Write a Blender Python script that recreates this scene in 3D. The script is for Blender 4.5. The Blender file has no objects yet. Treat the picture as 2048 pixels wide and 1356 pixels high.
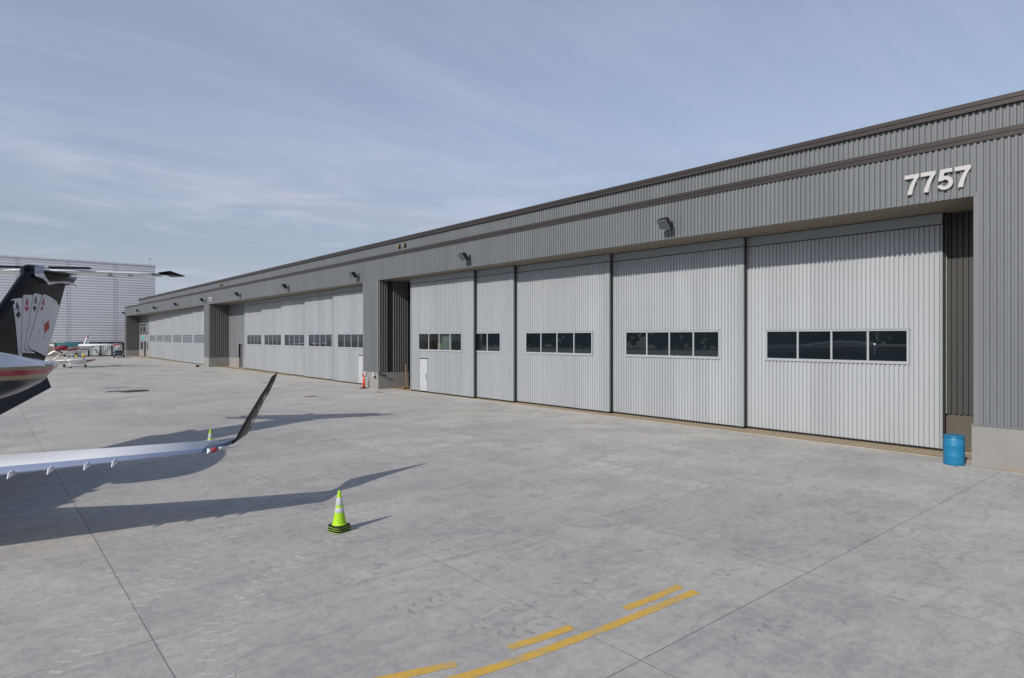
import bpy, bmesh, math, random
from mathutils import Vector, Matrix
random.seed(7)
SC=bpy.context.scene
COL=SC.collection
PI=math.pi
# ------------------------------------------------------------------ materials
class NT:
    def __init__(s,name):
        s.m=bpy.data.materials.new(name); s.m.use_nodes=True
        s.t=s.m.node_tree; s.n=s.t.nodes; s.l=s.t.links
        s.b=s.n['Principled BSDF']; s.out=s.n['Material Output']
    def add(s,typ,**k):
        n=s.n.new(typ)
        for a,v in k.items(): setattr(n,a,v)
        return n
    def link(s,a,b): s.l.new(a,b)
    def pos(s): 
        return s.add('ShaderNodeNewGeometry').outputs['Position']
    def obj(s): return s.add('ShaderNodeTexCoord').outputs['Object']
    def mapping(s,vec,scale=(1,1,1),rot=(0,0,0),loc=(0,0,0)):
        m=s.add('ShaderNodeMapping'); m.inputs['Scale'].default_value=scale; m.inputs['Rotation'].default_value=rot
        m.inputs['Location'].default_value=loc; s.link(vec,m.inputs['Vector']); return m.outputs[0]
    def noise(s,vec,scale,detail=5,rough=.55,dist=0):
        n=s.add('ShaderNodeTexNoise'); n.inputs['Scale'].default_value=scale; n.inputs['Detail'].default_value=detail
        n.inputs['Roughness'].default_value=rough; n.inputs['Distortion'].default_value=dist
        s.link(vec,n.inputs['Vector']); return n.outputs['Fac']
    def ramp(s,fac,stops):
        r=s.add('ShaderNodeValToRGB'); e=r.color_ramp.elements
        while len(e)<len(stops): e.new(.5)
        for i,(p,c) in enumerate(stops):
            e[i].position=p; e[i].color=(c,c,c,1) if not isinstance(c,tuple) else (*c,1)
        s.link(fac,r.inputs[0]); return r.outputs[0]
    def math(s,op,a,b=None,c=None,clamp=False):
        n=s.add('ShaderNodeMath',operation=op); n.use_clamp=clamp
        for i,v in enumerate((a,b,c)):
            if v is None: continue
            if isinstance(v,(int,float)): n.inputs[i].default_value=v
            else: s.link(v,n.inputs[i])
        return n.outputs[0]
    def mix(s,f,a,b,mode='MIX'):
        n=s.add('ShaderNodeMix',data_type='RGBA',blend_type=mode)
        for sock,v in ((n.inputs[0],f),(n.inputs[6],a),(n.inputs[7],b)):
            if isinstance(v,tuple): sock.default_value=(*v,1)
            elif isinstance(v,(int,float)): sock.default_value=v
            else: s.link(v,sock)
        return n.outputs[2]
    def sep(s,vec):
        n=s.add('ShaderNodeSeparateXYZ'); s.link(vec,n.inputs[0]); return n.outputs
    def col(s,c): 
        if isinstance(c,tuple): s.b.inputs['Base Color'].default_value=(*c,1)
        else: s.link(c,s.b.inputs['Base Color'])
    def bump(s,h,strength=.3,dist=.01):
        b=s.add('ShaderNodeBump'); b.inputs['Strength'].default_value=strength; b.inputs['Distance'].default_value=dist
        s.link(h,b.inputs['Height']); s.link(b.outputs[0],s.b.inputs['Normal'])
    def set(s,rough=.5,metal=0,spec=.5,coat=0):
        s.b.inputs['Roughness'].default_value=rough; s.b.inputs['Metallic'].default_value=metal
        s.b.inputs['Specular IOR Level'].default_value=spec; s.b.inputs['Coat Weight'].default_value=coat
        s.b.inputs['Coat Roughness'].default_value=.04
        return s.m
def painted(name,c,rough=.45,metal=0,var=.12,scale=(1,1,.15),coat=0,freq=1.2,spec=.5,laps=0):
    t=NT(name); p=t.mapping(t.pos(),scale)
    n=t.noise(p,freq,6,.6); n2=t.noise(t.pos(),9,4,.6)
    f=t.ramp(n,[(.3,0.),(.7,1.)]); f2=t.ramp(n2,[(.35,0.),(.75,1.)])
    lo=tuple(v*(1-var) for v in c); hi=tuple(min(1,v*(1+var*.6)) for v in c)
    cc=t.mix(f,lo,hi); cc=t.mix(t.math('MULTIPLY',f2,var*.5),cc,tuple(v*.6 for v in c))
    if laps:
        y=t.sep(t.pos())[1]; k=t.math('DIVIDE',y,laps); wn_=t.add('ShaderNodeTexWhiteNoise',noise_dimensions='1D'); t.link(t.math('FLOOR',k),wn_.inputs['W'])
        cc=t.mix(1,cc,t.mix(wn_.outputs['Value'],(.93,.93,.935),(1.04,1.04,1.035)),'MULTIPLY')
        lp=t.math('LESS_THAN',t.math('FRACT',k),.011); cc=t.mix(t.math('MULTIPLY',lp,.35),cc,tuple(v*.4 for v in c))
        st=t.ramp(t.noise(t.mapping(t.pos(),(1,9,.25)),1.0,6,.7),[(.58,0.),(.76,1.)]); cc=t.mix(t.math('MULTIPLY',st,.16),cc,tuple(v*.62 for v in c))
        # screw rows
        z=t.sep(t.pos())[2]; a_=t.math('ABSOLUTE',t.math('SUBTRACT',t.math('FRACT',t.math('DIVIDE',z,1.6)),.5)); b_=t.math('ABSOLUTE',t.math('SUBTRACT',t.math('FRACT',t.math('DIVIDE',y,.1727)),.19))
        sc=t.math('MULTIPLY',t.math('LESS_THAN',a_,.010),t.math('LESS_THAN',b_,.10)); cc=t.mix(t.math('MULTIPLY',sc,.30),cc,tuple(v*.45 for v in c))
    t.col(cc); return t.set(rough,metal,spec,coat)
M={}
M['door']=painted('door_paint',(.368,.395,.427),.36,0,.07,(.6,.6,.1),laps=.9145)
M['door_flash']=painted('door_flashing',(.265,.30,.32),.5,0,.06)
M['fascia']=painted('fascia_paint',(.158,.172,.188),.38,0,.08,(.7,.7,.12),laps=.9145)
M['returns']=painted('return_wall_paint_shaded',(.10,.10,.097),.5,0,.08)  # fascia paint darkened, the shade of the side walls is put into the colour
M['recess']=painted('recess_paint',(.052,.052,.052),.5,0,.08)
M['entry']=painted('entry_paint',(.25,.25,.29),.5,0,.08)
M['flash']=painted('trim_flashing',(.165,.172,.19),.4,0,.06)
M['brown']=painted('brown_trim',(.034,.027,.025),.42,0,.12,(1,.1,1))
M['soffit']=painted('soffit_paint',(.26,.22,.17),.55,0,.1,(1,.1,1))
M['black']=painted('black_rubber',(.012,.012,.013),.55,0,.2)
M['dark']=painted('dark_metal',(.022,.021,.022),.45,.3,.2)
M['galv']=painted('galvanised_steel',(.36,.39,.39),.4,.5,.2,(2,2,.5))
M['whiteframe']=painted('window_frame_paint',(.34,.36,.40),.4,0,.04)
M['whitedoor']=painted('white_door_paint',(.43,.455,.49),.4,0,.04)
M['number']=painted('number_paint',(.47,.46,.46),.4,0,.04)
M['interior']=painted('interior_dark',(.03,.034,.036),.8,0,.2)
M['beige']=painted('beige_partition',(.42,.38,.27),.8,0,.1)
M['curtain']=painted('teal_white_curtain',(.55,.66,.64),.8,0,.1)
M['bigrib']=painted('ribbed_cladding',(.60,.61,.65),.45,0,.06,(.08,.08,.4))
M['tan']=painted('tan_block',(.33,.30,.24),.8,0,.15,(1,1,1))
M['gatesheet']=painted('gate_sheet',(.72,.76,.75),.5,0,.08)
M['teal']=painted('teal_letters',(.10,.42,.40),.5)
M['lime']=painted('lime_plastic',(.36,.64,.008),.5,0,.22,(1,1,1))
M['reflect']=painted('reflective_sleeve',(.50,.51,.56),.35,0,.06,(1,1,1),freq=6)
M['orange']=painted('orange_plastic',(.85,.07,.02),.45,0,.06)
M['yellowpost']=painted('yellow_paint',(.85,.55,.01),.5)
M['blue']=None
M['wood']=painted('weathered_wood',(.45,.27,.10),.7,0,.2,(4,4,.4))
M['silver']=painted('polished_metal',(.75,.76,.78),.16,1.,.05)
M['grey']=painted('grey_metal',(.40,.41,.43),.35,.7,.1)
M['jetwhite']=painted('jet_white_gloss',(.70,.72,.76),.12,0,.02,(1,1,1),coat=1)
M['jetblack']=painted('jet_black_gloss',(.006,.0065,.009),.2,0,.02,(1,1,1),spec=.3)
M['finblack']=painted('fin_black_gloss',(.009,.0095,.012),.25,0,.05,(1,1,1),spec=.16)
M['wingletblack']=painted('winglet_charcoal',(.020,.019,.018),.35,0,.05,(1,1,1),spec=.12)
M['navy']=painted('navy_gloss',(.006,.012,.034),.25,0,.05,(1,1,1),spec=.18)
M['navytop']=painted('navy_wing_tip',(.014,.035,.085),.2,0,.05,(1,1,1),spec=.5)
M['wingwhite']=painted('wing_white',(.80,.81,.83),.32,0,.03,(1,1,1))
M['leading']=painted('polished_leading_edge',(.40,.46,.62),.34,.45,.06,(1,1,1))
M['card']=painted('card_white',(.62,.64,.68),.22,0,.05,(1,1,1),coat=.5)
M['red']=painted('card_red',(.42,.018,.03),.3,0,.05)
M['navred']=painted('nav_light_red',(.38,.02,.035),.15,0,.05)
M['pale']=painted('pale_suit_grey',(.45,.50,.50),.3,0,.05)
M['dimred']=painted('dim_suit_red',(.22,.035,.03),.3,0,.05)
M['gold']=painted('gold_paint',(.36,.27,.15),.28,.2,.05)
M['spwhite']=painted('seaplane_white',(.86,.87,.88),.3,0,.04)
M['spred']=painted('seaplane_red',(.34,.02,.035),.35)
M['tarp']=painted('teal_cover',(.02,.12,.14),.8,0,.2,(3,3,3))
M['tire']=M['black']
M['carpaint']=painted('car_navy_paint',(.008,.016,.035),.15,0,.05,coat=1)
M['lamp']=painted('headlamp_glass',(.6,.65,.7),.1)
M['bright']=painted('red_orange_dot',(.6,.03,.01),.5)
def m_glass(name,c=(.008,.013,.016),rough=.015,spec=.95):
    t=NT(name); n=t.noise(t.pos(),.5,3,.5)
    t.col(t.mix(n,tuple(v*.6 for v in c),tuple(v*1.5 for v in c))); return t.set(rough,0,spec)
M['glass']=m_glass('dark_window_glass')
M['glass2']=m_glass('glass_tinted_as_reflection',(.02,.028,.034))  # base colour lifted to imitate reflections in the middle-bay panes
M['glass3']=m_glass('glass_tinted_as_pale_reflection',(.055,.08,.085))  # paler base colour stands in for the ribbed building mirrored in far panes
M['jetglass']=m_glass('cabin_window_glass')
M['upglass']=m_glass('green_window_glass',(.02,.045,.03))
def m_clear():
    t=NT('clear_window_glass')
    tr=t.add('ShaderNodeBsdfTransparent'); tr.inputs[0].default_value=(.74,.80,.78,1)
    gl=t.add('ShaderNodeBsdfGlossy'); gl.inputs['Roughness'].default_value=.02
    ge=t.add('ShaderNodeNewGeometry'); dt=t.add('ShaderNodeVectorMath',operation='DOT_PRODUCT'); t.link(ge.outputs['Normal'],dt.inputs[0]); t.link(ge.outputs['Incoming'],dt.inputs[1])
    fq=t.math('ADD',.04,t.math('MULTIPLY',.9,t.math('POWER',t.math('SUBTRACT',1,t.math('ABSOLUTE',dt.outputs['Value'])),5)))
    n=t.noise(t.pos(),.4,2); 
    mx=t.add('ShaderNodeMixShader'); t.link(t.math('ADD',fq,t.math('MULTIPLY',n,.02)),mx.inputs[0])
    t.link(tr.outputs[0],mx.inputs[1]); t.link(gl.outputs[0],mx.inputs[2]); t.link(mx.outputs[0],t.out.inputs[0]); return t.m
M['clear']=m_clear()
def m_blue():
    t=NT('blue_drum_plastic'); p=t.obj()
    n=t.noise(t.mapping(p,(1,1,.6)),5,8,.7); n2=t.noise(t.mapping(p,(1,1,7)),3,5,.7)
    f=t.ramp(n,[(.56,0.),(.74,1.)]); g=t.ramp(n2,[(.6,0.),(.72,1.)])
    c=t.mix(f,(.006,.165,.33),(.04,.22,.37)); c=t.mix(t.math('MULTIPLY',g,.45),c,(.25,.33,.38))
    t.col(c); return t.set(.42)
M['blue']=m_blue()
def m_conc(name,c,stain=.15,rust=False):
    t=NT(name); p=t.pos()
    n=t.noise(p,.9,8,.65); n2=t.noise(p,14,5,.7); n3=t.noise(t.mapping(p,(2.2,2.2,.35)),1.1,5,.6)
    f=t.ramp(n,[(.3,0.),(.75,1.)])
    cc=t.mix(f,tuple(v*(1-stain) for v in c),tuple(v*1.08 for v in c))
    cc=t.mix(t.math('MULTIPLY',t.ramp(n3,[(.5,0.),(.72,1.)]),.35),cc,tuple(v*.72 for v in c))
    cc=t.mix(t.math('MULTIPLY',t.ramp(n2,[(.62,0.),(.8,1.)]),.25),cc,tuple(v*.55 for v in c))
    if rust:
        z=t.sep(p)[2]; g=t.math('MULTIPLY',t.ramp(z,[(.02,1.),(.18,0.)]),t.ramp(t.noise(p,1.6,3),[(.5,0.),(.62,1.)]))
        cc=t.mix(t.math('MULTIPLY',g,.6),cc,(.34,.19,.07))
    t.col(cc); t.bump(n2,.25,.01); return t.set(.85,0,.3)
M['base']=m_conc('wall_base_concrete',(.255,.255,.25),.12,True)
M['groove']=painted('rail_groove',(.035,.024,.016),.8,0,.2)
M['railtop']=painted('rail_steel',(.42,.34,.24),.5,.3,.2,(1,.1,1))
M['shaded_base']=m_conc('shaded_recess_base',(.115,.105,.088),.2)  # recess base concrete, its dark colour includes the shade falling there
M['curb']=m_conc('tan_rail_bed',(.56,.465,.32),.2)
# ------------------------------------------------------------------ helpers
def tag(o,label=None,cat=None,group=None,kind=None):
    if label: o['label']=label
    if cat: o['category']=cat
    if group: o['group']=group
    if kind: o['kind']=kind
    return o
def empty(name,loc=(0,0,0),rz=0):
    o=bpy.data.objects.new(name,None); COL.objects.link(o); o.location=loc; o.rotation_euler=(0,0,rz); o.empty_display_size=.3
    return o
class MB:
    """collects shapes, several materials allowed, links them as one mesh object"""
    def __init__(s): s.v=[]; s.f=[]; s.mi=[]; s.mats=[]; s.sm=[]
    def m(s,mat):
        if mat not in s.mats: s.mats.append(mat)
        return s.mats.index(mat)
    def face(s,idx,mat,sm=False): s.f.append(tuple(idx)); s.mi.append(s.m(mat)); s.sm.append(sm)
    def poly(s,pts,mat,sm=False):
        b=len(s.v); s.v+= [tuple(p) for p in pts]; s.face(range(b,b+len(pts)),mat,sm)
    def box(s,x0,y0,z0,x1,y1,z1,mat,T=None,bev=0):
        if x1<x0:x0,x1=x1,x0
        if y1<y0:y0,y1=y1,y0
        if z1<z0:z0,z1=z1,z0
        if bev:
            bm=bmesh.new(); bmesh.ops.create_cube(bm,size=1)
            for v in bm.verts: v.co=Vector(((v.co.x+.5)*(x1-x0)+x0,(v.co.y+.5)*(y1-y0)+y0,(v.co.z+.5)*(z1-z0)+z0))
            bmesh.ops.bevel(bm,geom=bm.edges[:],offset=bev,segments=2,affect='EDGES')
            s.frombm(bm,mat,T); return
        P=[(x,y,z) for x in (x0,x1) for y in (y0,y1) for z in (z0,z1)]
        if T: P=[T@Vector(p) for p in P]
        b=len(s.v); s.v+=[tuple(p) for p in P]
        for q in ((0,1,3,2),(4,6,7,5),(0,4,5,1),(2,3,7,6),(0,2,6,4),(1,5,7,3)): s.face([b+i for i in q],mat)
    def frombm(s,bm,mat,T=None,sm=False):
        bm.verts.ensure_lookup_table(); b=len(s.v)
        s.v+=[tuple((T@v.co) if T else v.co) for v in bm.verts]
        for f in bm.faces: s.face([b+v.index for v in f.verts],mat,sm)
        bm.free()
    def tube(s,pts,r,mat,seg=10,caps=True,sm=True):
        pts=[Vector(p) for p in pts]; rs=r if isinstance(r,(list,tuple)) else [r]*len(pts)
        b=len(s.v); n=len(pts)
        ref=Vector((0,0,1)) if abs((pts[-1]-pts[0]).normalized().z)<.9 else Vector((1,0,0))
        for i,p in enumerate(pts):
            d=(pts[min(i+1,n-1)]-pts[max(i-1,0)]).normalized(); u=d.cross(ref).normalized(); w=d.cross(u)
            for k in range(seg):
                a=2*PI*k/seg; s.v.append(tuple(p+(u*math.cos(a)+w*math.sin(a))*rs[i]))
        for i in range(n-1):
            for k in range(seg):
                k2=(k+1)%seg; s.face([b+i*seg+k,b+i*seg+k2,b+(i+1)*seg+k2,b+(i+1)*seg+k],mat,sm)
        if caps:
            s.face([b+k for k in range(seg)][::-1],mat); s.face([b+(n-1)*seg+k for k in range(seg)],mat)
    def lathe(s,prof,mat,seg=28,center=(0,0),matf=None,sm=True):
        b=len(s.v); n=len(prof)
        for r,z in prof:
            for k in range(seg):
                a=2*PI*k/seg; s.v.append((center[0]+r*math.cos(a),center[1]+r*math.sin(a),z))
        for i in range(n-1):
            mm=matf(i) if matf else mat
            for k in range(seg):
                k2=(k+1)%seg; s.face([b+i*seg+k,b+i*seg+k2,b+(i+1)*seg+k2,b+(i+1)*seg+k],mm,sm)
        s.face([b+k for k in range(seg)][::-1],mat); s.face([b+(n-1)*seg+k for k in range(seg)],mat)
    def loft(s,rings,mat,closed=True,caps=True,sm=True,matf=None):
        b=len(s.v); k=len(rings[0])
        for r in rings: s.v+=[tuple(p) for p in r]
        for i in range(len(rings)-1):
            for j in range(k if closed else k-1):
                j2=(j+1)%k; mm=matf(i,j) if matf else mat
                s.face([b+i*k+j,b+i*k+j2,b+(i+1)*k+j2,b+(i+1)*k+j],mm,sm)
        if caps:
            s.face([b+j for j in range(k)][::-1],mat); s.face([b+(len(rings)-1)*k+j for j in range(k)],mat)
    def prism(s,outline,h0,h1,fn,mat,side=None):
        """outline in 2D, extruded between h0 and h1; fn(u,v,h)->point"""
        b=len(s.v); n=len(outline)
        s.v+=[tuple(fn(u,v,h0)) for u,v in outline]+[tuple(fn(u,v,h1)) for u,v in outline]
        s.face(list(range(b,b+n))[::-1],mat); s.face(range(b+n,b+2*n),mat)
        for i in range(n):
            j=(i+1)%n; s.face([b+i,b+j,b+n+j,b+n+i],side or mat)
    def build(s,name,parent=None):
        me=bpy.data.meshes.new(name); me.from_pydata(s.v,[],s.f)
        for m in s.mats: me.materials.append(m)
        for p,i,q in zip(me.polygons,s.mi,s.sm): p.material_index=i; p.use_smooth=q
        me.update()
        bm=bmesh.new(); bm.from_mesh(me); bmesh.ops.recalc_face_normals(bm,faces=bm.faces); bm.to_mesh(me); bm.free()
        o=bpy.data.objects.new(name,me); COL.objects.link(o)
        if parent: o.parent=parent
        return o
def copy_tree(o,parent=None):
    c=o.copy(); COL.objects.link(c)
    if parent: c.parent=parent
    for ch in [x for x in bpy.data.objects if x.parent==o and x!=c]: copy_tree(ch,c)
    return c
# profiled sheet: u along the wall, v up (or swapped), w outwards
PIT=.1727
def prof(u0,u1,p=PIT,d=.058,off=0,fr=(.36,.12,.38,.14)):
    """trapezoid rib breakpoints (u,w) clipped to [u0,u1]"""
    a,b,c,e=[f*p for f in fr]
    def w(u):
        t=(u-off)%p
        if t<a: return d
        if t<a+b: return d*(1-(t-a)/b)
        if t<a+b+c: return 0
        return d*(t-a-b-c)/e
    pts=[u0]
    k=math.floor((u0-off)/p)-1
    while k*p+off<u1:
        for q in (0,a,a+b,a+b+c):
            u=k*p+off+q
            if u0+1e-4<u<u1-1e-4: pts.append(u)
        k+=1
    pts.append(u1)
    return [(u,w(u)) for u in pts]
def sheet(mb,u0,u1,z0,z1,fn,mat,horiz=False,**k):
    if horiz:
        pr=prof(z0,z1,**k); b=len(mb.v)
        for u,w in pr: mb.v+=[tuple(fn(u0,u,w)),tuple(fn(u1,u,w))]
    else:
        pr=prof(u0,u1,**k); b=len(mb.v)
        for u,w in pr: mb.v+=[tuple(fn(u,z0,w)),tuple(fn(u,z1,w))]
    for i in range(len(pr)-1): mb.face([b+2*i,b+2*i+2,b+2*i+3,b+2*i+1],mat)
def FX(X): return lambda u,z,w:(X-w,u,z)      # a wall facing -X
def FY(Y): return lambda u,z,w:(u,Y-w,z)      # a wall facing -Y
# ------------------------------------------------------------------ ground
G0x,G0y,GS=1.80,5.02,4.57
def m_ground():
    t=NT('apron_concrete'); P=t.pos(); x,y,z=t.sep(P)
    wob=t.math('MULTIPLY',t.math('SUBTRACT',t.noise(P,2.2,3),.5),.022)
    def joint(c,c0,w):
        q=t.math('DIVIDE',t.math('SUBTRACT',t.math('ADD',c,wob),c0),GS)
        fr=t.math('FRACT',t.math('ADD',q,.5))
        dd=t.math('MULTIPLY',t.math('ABSOLUTE',t.math('SUBTRACT',fr,.5)),GS)
        return q,dd
    qx,dx=joint(x,G0x,0); qy,dy=joint(y,G0y,0)
    def line(dd,w): return t.math('SUBTRACT',1,t.math('DIVIDE',dd,w),clamp=True)
    cell=t.add('ShaderNodeCombineXYZ'); t.link(t.math('FLOOR',qx),cell.inputs[0]); t.link(t.math('FLOOR',qy),cell.inputs[1])
    wn=t.add('ShaderNodeTexWhiteNoise'); wn.noise_dimensions='3D'; t.link(cell.outputs[0],wn.inputs['Vector'])
    slab=wn.outputs['Value']
    big=t.noise(P,.055,6,.6); mid=t.noise(P,.42,8,.62); fine=t.noise(P,7,8,.7); grit=t.noise(P,55,4,.7)
    # trowel / sweep streaks in two directions
    st1=t.noise(t.mapping(P,(.8,2.4,1),(0,0,math.radians(-33))),1.1,9,.70,1.3)
    st2=t.noise(t.mapping(P,(2.6,.45,1),(0,0,math.radians(50))),1.3,8,.68,1.0)
    c=t.mix(t.ramp(big,[(.36,0.),(.64,1.)]),(.355,.346,.334),(.505,.487,.453))
    # paler, warmer concrete towards the hangar
    near=t.ramp(t.math('ADD',t.math('DIVIDE',x,30),t.math('MULTIPLY',mid,.25)),[(.44,0.),(.84,1.)])
    c=t.mix(t.math('MULTIPLY',near,.85),c,(.53,.515,.48))
    far=t.ramp(t.math('ADD',t.math('DIVIDE',y,90),t.math('MULTIPLY',mid,.12)),[(.3,0.),(.9,1.)])
    c=t.mix(t.math('MULTIPLY',far,.65),c,(.50,.485,.445))
    # lower right, paler concrete
    fg=t.math('MULTIPLY',t.ramp(t.math('ADD',y,t.math('MULTIPLY',mid,1.2)),[(.0,1.),(1.,1.)]),1)
    fore=t.math('MULTIPLY',t.math('SUBTRACT',1,t.math('DIVIDE',y,7.5),clamp=True),t.math('DIVIDE',x,7,clamp=True))
    c=t.mix(t.math('MULTIPLY',fore,.85,clamp=True),c,(.56,.545,.505))
    c=t.mix(.75,c,t.mix(slab,(.88,.885,.9),(1.1,1.09,1.07)),'MULTIPLY')
    d1=t.ramp(mid,[(.42,0.),(.62,1.)]); c=t.mix(t.math('MULTIPLY',d1,.46),c,(.265,.263,.264)); d2=t.ramp(t.noise(P,1.1,8,.68,.8),[(.46,0.),(.66,1.)]); c=t.mix(t.math('MULTIPLY',d2,.24),c,(.20,.206,.225))
    c=t.mix(t.math('MULTIPLY',t.ramp(st1,[(.50,0.),(.68,1.)]),.42),c,(.22,.23,.25))
    c=t.mix(t.math('MULTIPLY',t.ramp(st1,[(.32,1.),(.47,0.)]),.36),c,(.48,.475,.46))
    c=t.mix(t.math('MULTIPLY',t.ramp(st2,[(.52,0.),(.70,1.)]),.22),c,(.46,.46,.45))
    c=t.mix(t.math('MULTIPLY',t.ramp(st2,[(.30,1.),(.47,0.)]),.24),c,(.24,.245,.26))
    scuff=t.math('MULTIPLY',t.ramp(t.noise(P,1.9,9,.75,1.2),[(.56,0.),(.68,1.)]),t.ramp(t.noise(P,.23,3),[(.45,0.),(.6,1.)]))
    c=t.mix(t.math('MULTIPLY',scuff,.8),c,(.13,.14,.165)); sw=t.noise(t.mapping(P,(1,3.5,1),(0,0,math.radians(-18))),2.6,9,.74,2.2); c=t.mix(t.math('MULTIPLY',t.ramp(sw,[(.54,0.),(.68,1.)]),.24),c,(.18,.185,.205)); c=t.mix(t.math('MULTIPLY',t.ramp(sw,[(.30,1.),(.43,0.)]),.30),c,(.52,.51,.49))
    c=t.mix(t.math('MULTIPLY',t.ramp(fine,[(.50,0.),(.72,1.)]),.46),c,(.20,.205,.22))
    c=t.mix(t.math('MULTIPLY',t.ramp(fine,[(.28,1.),(.48,0.)]),.38),c,(.52,.515,.5))
    c=t.mix(t.math('MULTIPLY',t.ramp(grit,[(.54,0.),(.75,1.)]),.42),c,(.16,.165,.18))
    br=t.ramp(t.noise(P,.16,2,.4),[(.62,0.),(.75,1.)]); c=t.mix(t.math('MULTIPLY',br,.22),c,(.42,.37,.29))
    # joints, worn to different degrees
    wear=t.ramp(t.noise(P,.5,4,.6),[(.35,.25),(.62,1.)])
    jx=t.math('MULTIPLY',line(dx,.012),1); jy=line(dy,.012)
    main=t.math('MAXIMUM',t.math('LESS_THAN',t.math('ABSOLUTE',t.math('SUBTRACT',x,G0x)),.3),t.math('LESS_THAN',t.math('ABSOLUTE',t.math('SUBTRACT',y,G0y)),.3))
    amt=t.math('MULTIPLY',t.math('MAXIMUM',jx,jy),t.math('MAXIMUM',t.math('MULTIPLY',main,.85),t.math('MULTIPLY',wear,.75)),clamp=True)
    c=t.mix(amt,c,(.035,.037,.045))
    t.col(c)
    h=t.math('ADD',t.math('MULTIPLY',fine,.6),t.math('MULTIPLY',grit,.5))
    t.bump(h,.5,.014); return t.set(.86,0,.28)
M['ground']=m_ground()
mb=MB(); mb.poly([(-900,-700,0),(900,-700,0),(900,1500,0),(-900,1500,0)],M['ground'])
tag(mb.build('ground'),'pale grey jointed concrete apron','ground',kind='structure')
# painted lines
def m_line():
    t=NT('yellow_line_paint'); P=t.pos()
    n=t.noise(P,6,8,.75); n2=t.noise(P,30,5,.7)
    c=t.mix(t.ramp(n,[(.3,0.),(.7,1.)]),(.56,.335,.055),(.68,.43,.06))
    c=t.mix(t.math('MULTIPLY',t.ramp(n2,[(.50,0.),(.66,1.)]),.7),c,(.36,.31,.21))
    c=t.mix(t.math('MULTIPLY',t.ramp(t.noise(P,2.2,6,.7),[(.48,0.),(.60,1.)]),.62),c,(.37,.32,.22))
    t.col(c); return t.set(.7,0,.3)
M['line']=m_line()
def strip(mb,pts,w,z,mat):
    L=[];R=[]
    for i,p in enumerate(pts):
        a=Vector(pts[max(i-1,0)]);b=Vector(pts[min(i+1,len(pts)-1)]); d=(b-a).normalized(); nn=Vector((-d.y,d.x))*w/2; q=Vector(p)
        L.append((q.x+nn.x,q.y+nn.y,z)); R.append((q.x-nn.x,q.y-nn.y,z))
    for i in range(len(pts)-1): mb.poly([L[i],R[i],R[i+1],L[i+1]],mat)
def curve(pts,n=10):
    out=[]
    P=[Vector((*p,)) for p in pts]; P=[P[0]*2-P[1]]+P+[P[-1]*2-P[-2]]
    for i in range(1,len(P)-2):
        for k in range(n):
            t=k/n; a,b,c,d=P[i-1],P[i],P[i+1],P[i+2]
            out.append(.5*((2*b)+(c-a)*t+(2*a-5*b+4*c-d)*t*t+(3*b-a-3*c+d)*t**3))
    out.append(P[-2]); return [tuple(p) for p in out]
mb=MB(); strip(mb,curve([(1.9,7.0),(3.2,6.46),(4.38,6.16),(5.29,6.01),(6.45,5.91),(7.5,5.85),(8.78,5.80)]),.155,.004,M['line'])
for a in ([(7.39,6.12),(8.08,6.09),(8.76,6.10)],[(5.31,6.33),(5.84,6.26),(6.36,6.215)],[(3.3,6.84),(3.95,6.63),(4.55,6.45)]): strip(mb,curve(a),.15,.004,M['line'])
tag(mb.build('painted_lines'),'solid and dashed yellow taxi lines painted on the apron','road marking',kind='structure')
# tyre marks (pale lugs pressed in dust) as thin sheets
def m_dust(name,c,a0,a1):
    t=NT(name); t.col(c); P=t.pos()
    tr=t.add('ShaderNodeBsdfTransparent'); mx=t.add('ShaderNodeMixShader')
    f=t.ramp(t.noise(P,5,7,.75),[(.35,a0),(.7,a1)]); t.link(f,mx.inputs[0]); t.link(tr.outputs[0],mx.inputs[1]); t.link(t.b.outputs[0],mx.inputs[2])
    t.link(mx.outputs[0],t.out.inputs[0]); t.set(.9,0,.2); return t.m
M['dust']=m_dust('pale_dust',(.70,.69,.67),.16,.80)
M['softdust']=m_dust('soft_pale_dust',(.64,.63,.61),-.02,.40)
M['rubber']=m_dust('rubber_scuff',(.13,.14,.16),-.1,.34)
M['oil']=m_dust('oil_stain_mat',(.03,.03,.033),.55,.98)
M['rustspot']=m_dust('rust_spot_mat',(.20,.12,.07),.4,.85)
M['patch']=m_dust('pale_patch_mat',(.60,.59,.565),.15,.6)
def treads(mb,path,w,step,mat,z=.0045):
    pts=[Vector(p) for p in curve(path,24)]; acc=0; k=0
    for i in range(1,len(pts)):
        acc+=(pts[i]-pts[i-1]).length
        if acc<step: continue
        acc=random.uniform(-.25,.1)*step; k+=1
        if random.random()<.10: continue
        d=(pts[i]-pts[i-1]).normalized(); nn=Vector((-d.y,d.x)); s=1 if k%2 else -1
        c=pts[i]+nn*s*w*.05; rl=random.uniform(.75,1.1)
        ps=[]
        for t_,h in ((0,.0),(.25,.02),(.5,.065)):
            ps.append(c+nn*s*w*t_*rl+d*h)
        th=step*.58*random.uniform(.6,1.1)
        up=[p+d*th for p in ps]
        mb.poly([(p.x,p.y,z) for p in ps]+[(p.x,p.y,z) for p in up[::-1]],mat)
mb=MB()
treads(mb,[(2.05,7.6),(2.45,8.9),(2.75,9.7),(3.35,10.3),(3.95,10.9),(4.9,11.5),(5.9,12.2),(7.2,13.4)],.46,.115,M['dust'])
treads(mb,[(.75,9.2),(1.1,9.9),(1.75,10.9),(2.5,11.8),(3.2,12.9),(4.3,13.9)],.44,.115,M['dust'])
strip(mb,curve([(2.05,7.6),(2.45,8.9),(2.75,9.7),(3.35,10.3),(3.95,10.9),(4.9,11.5),(5.9,12.2),(7.2,13.4)]),.40,.0035,M['softdust'])
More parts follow.
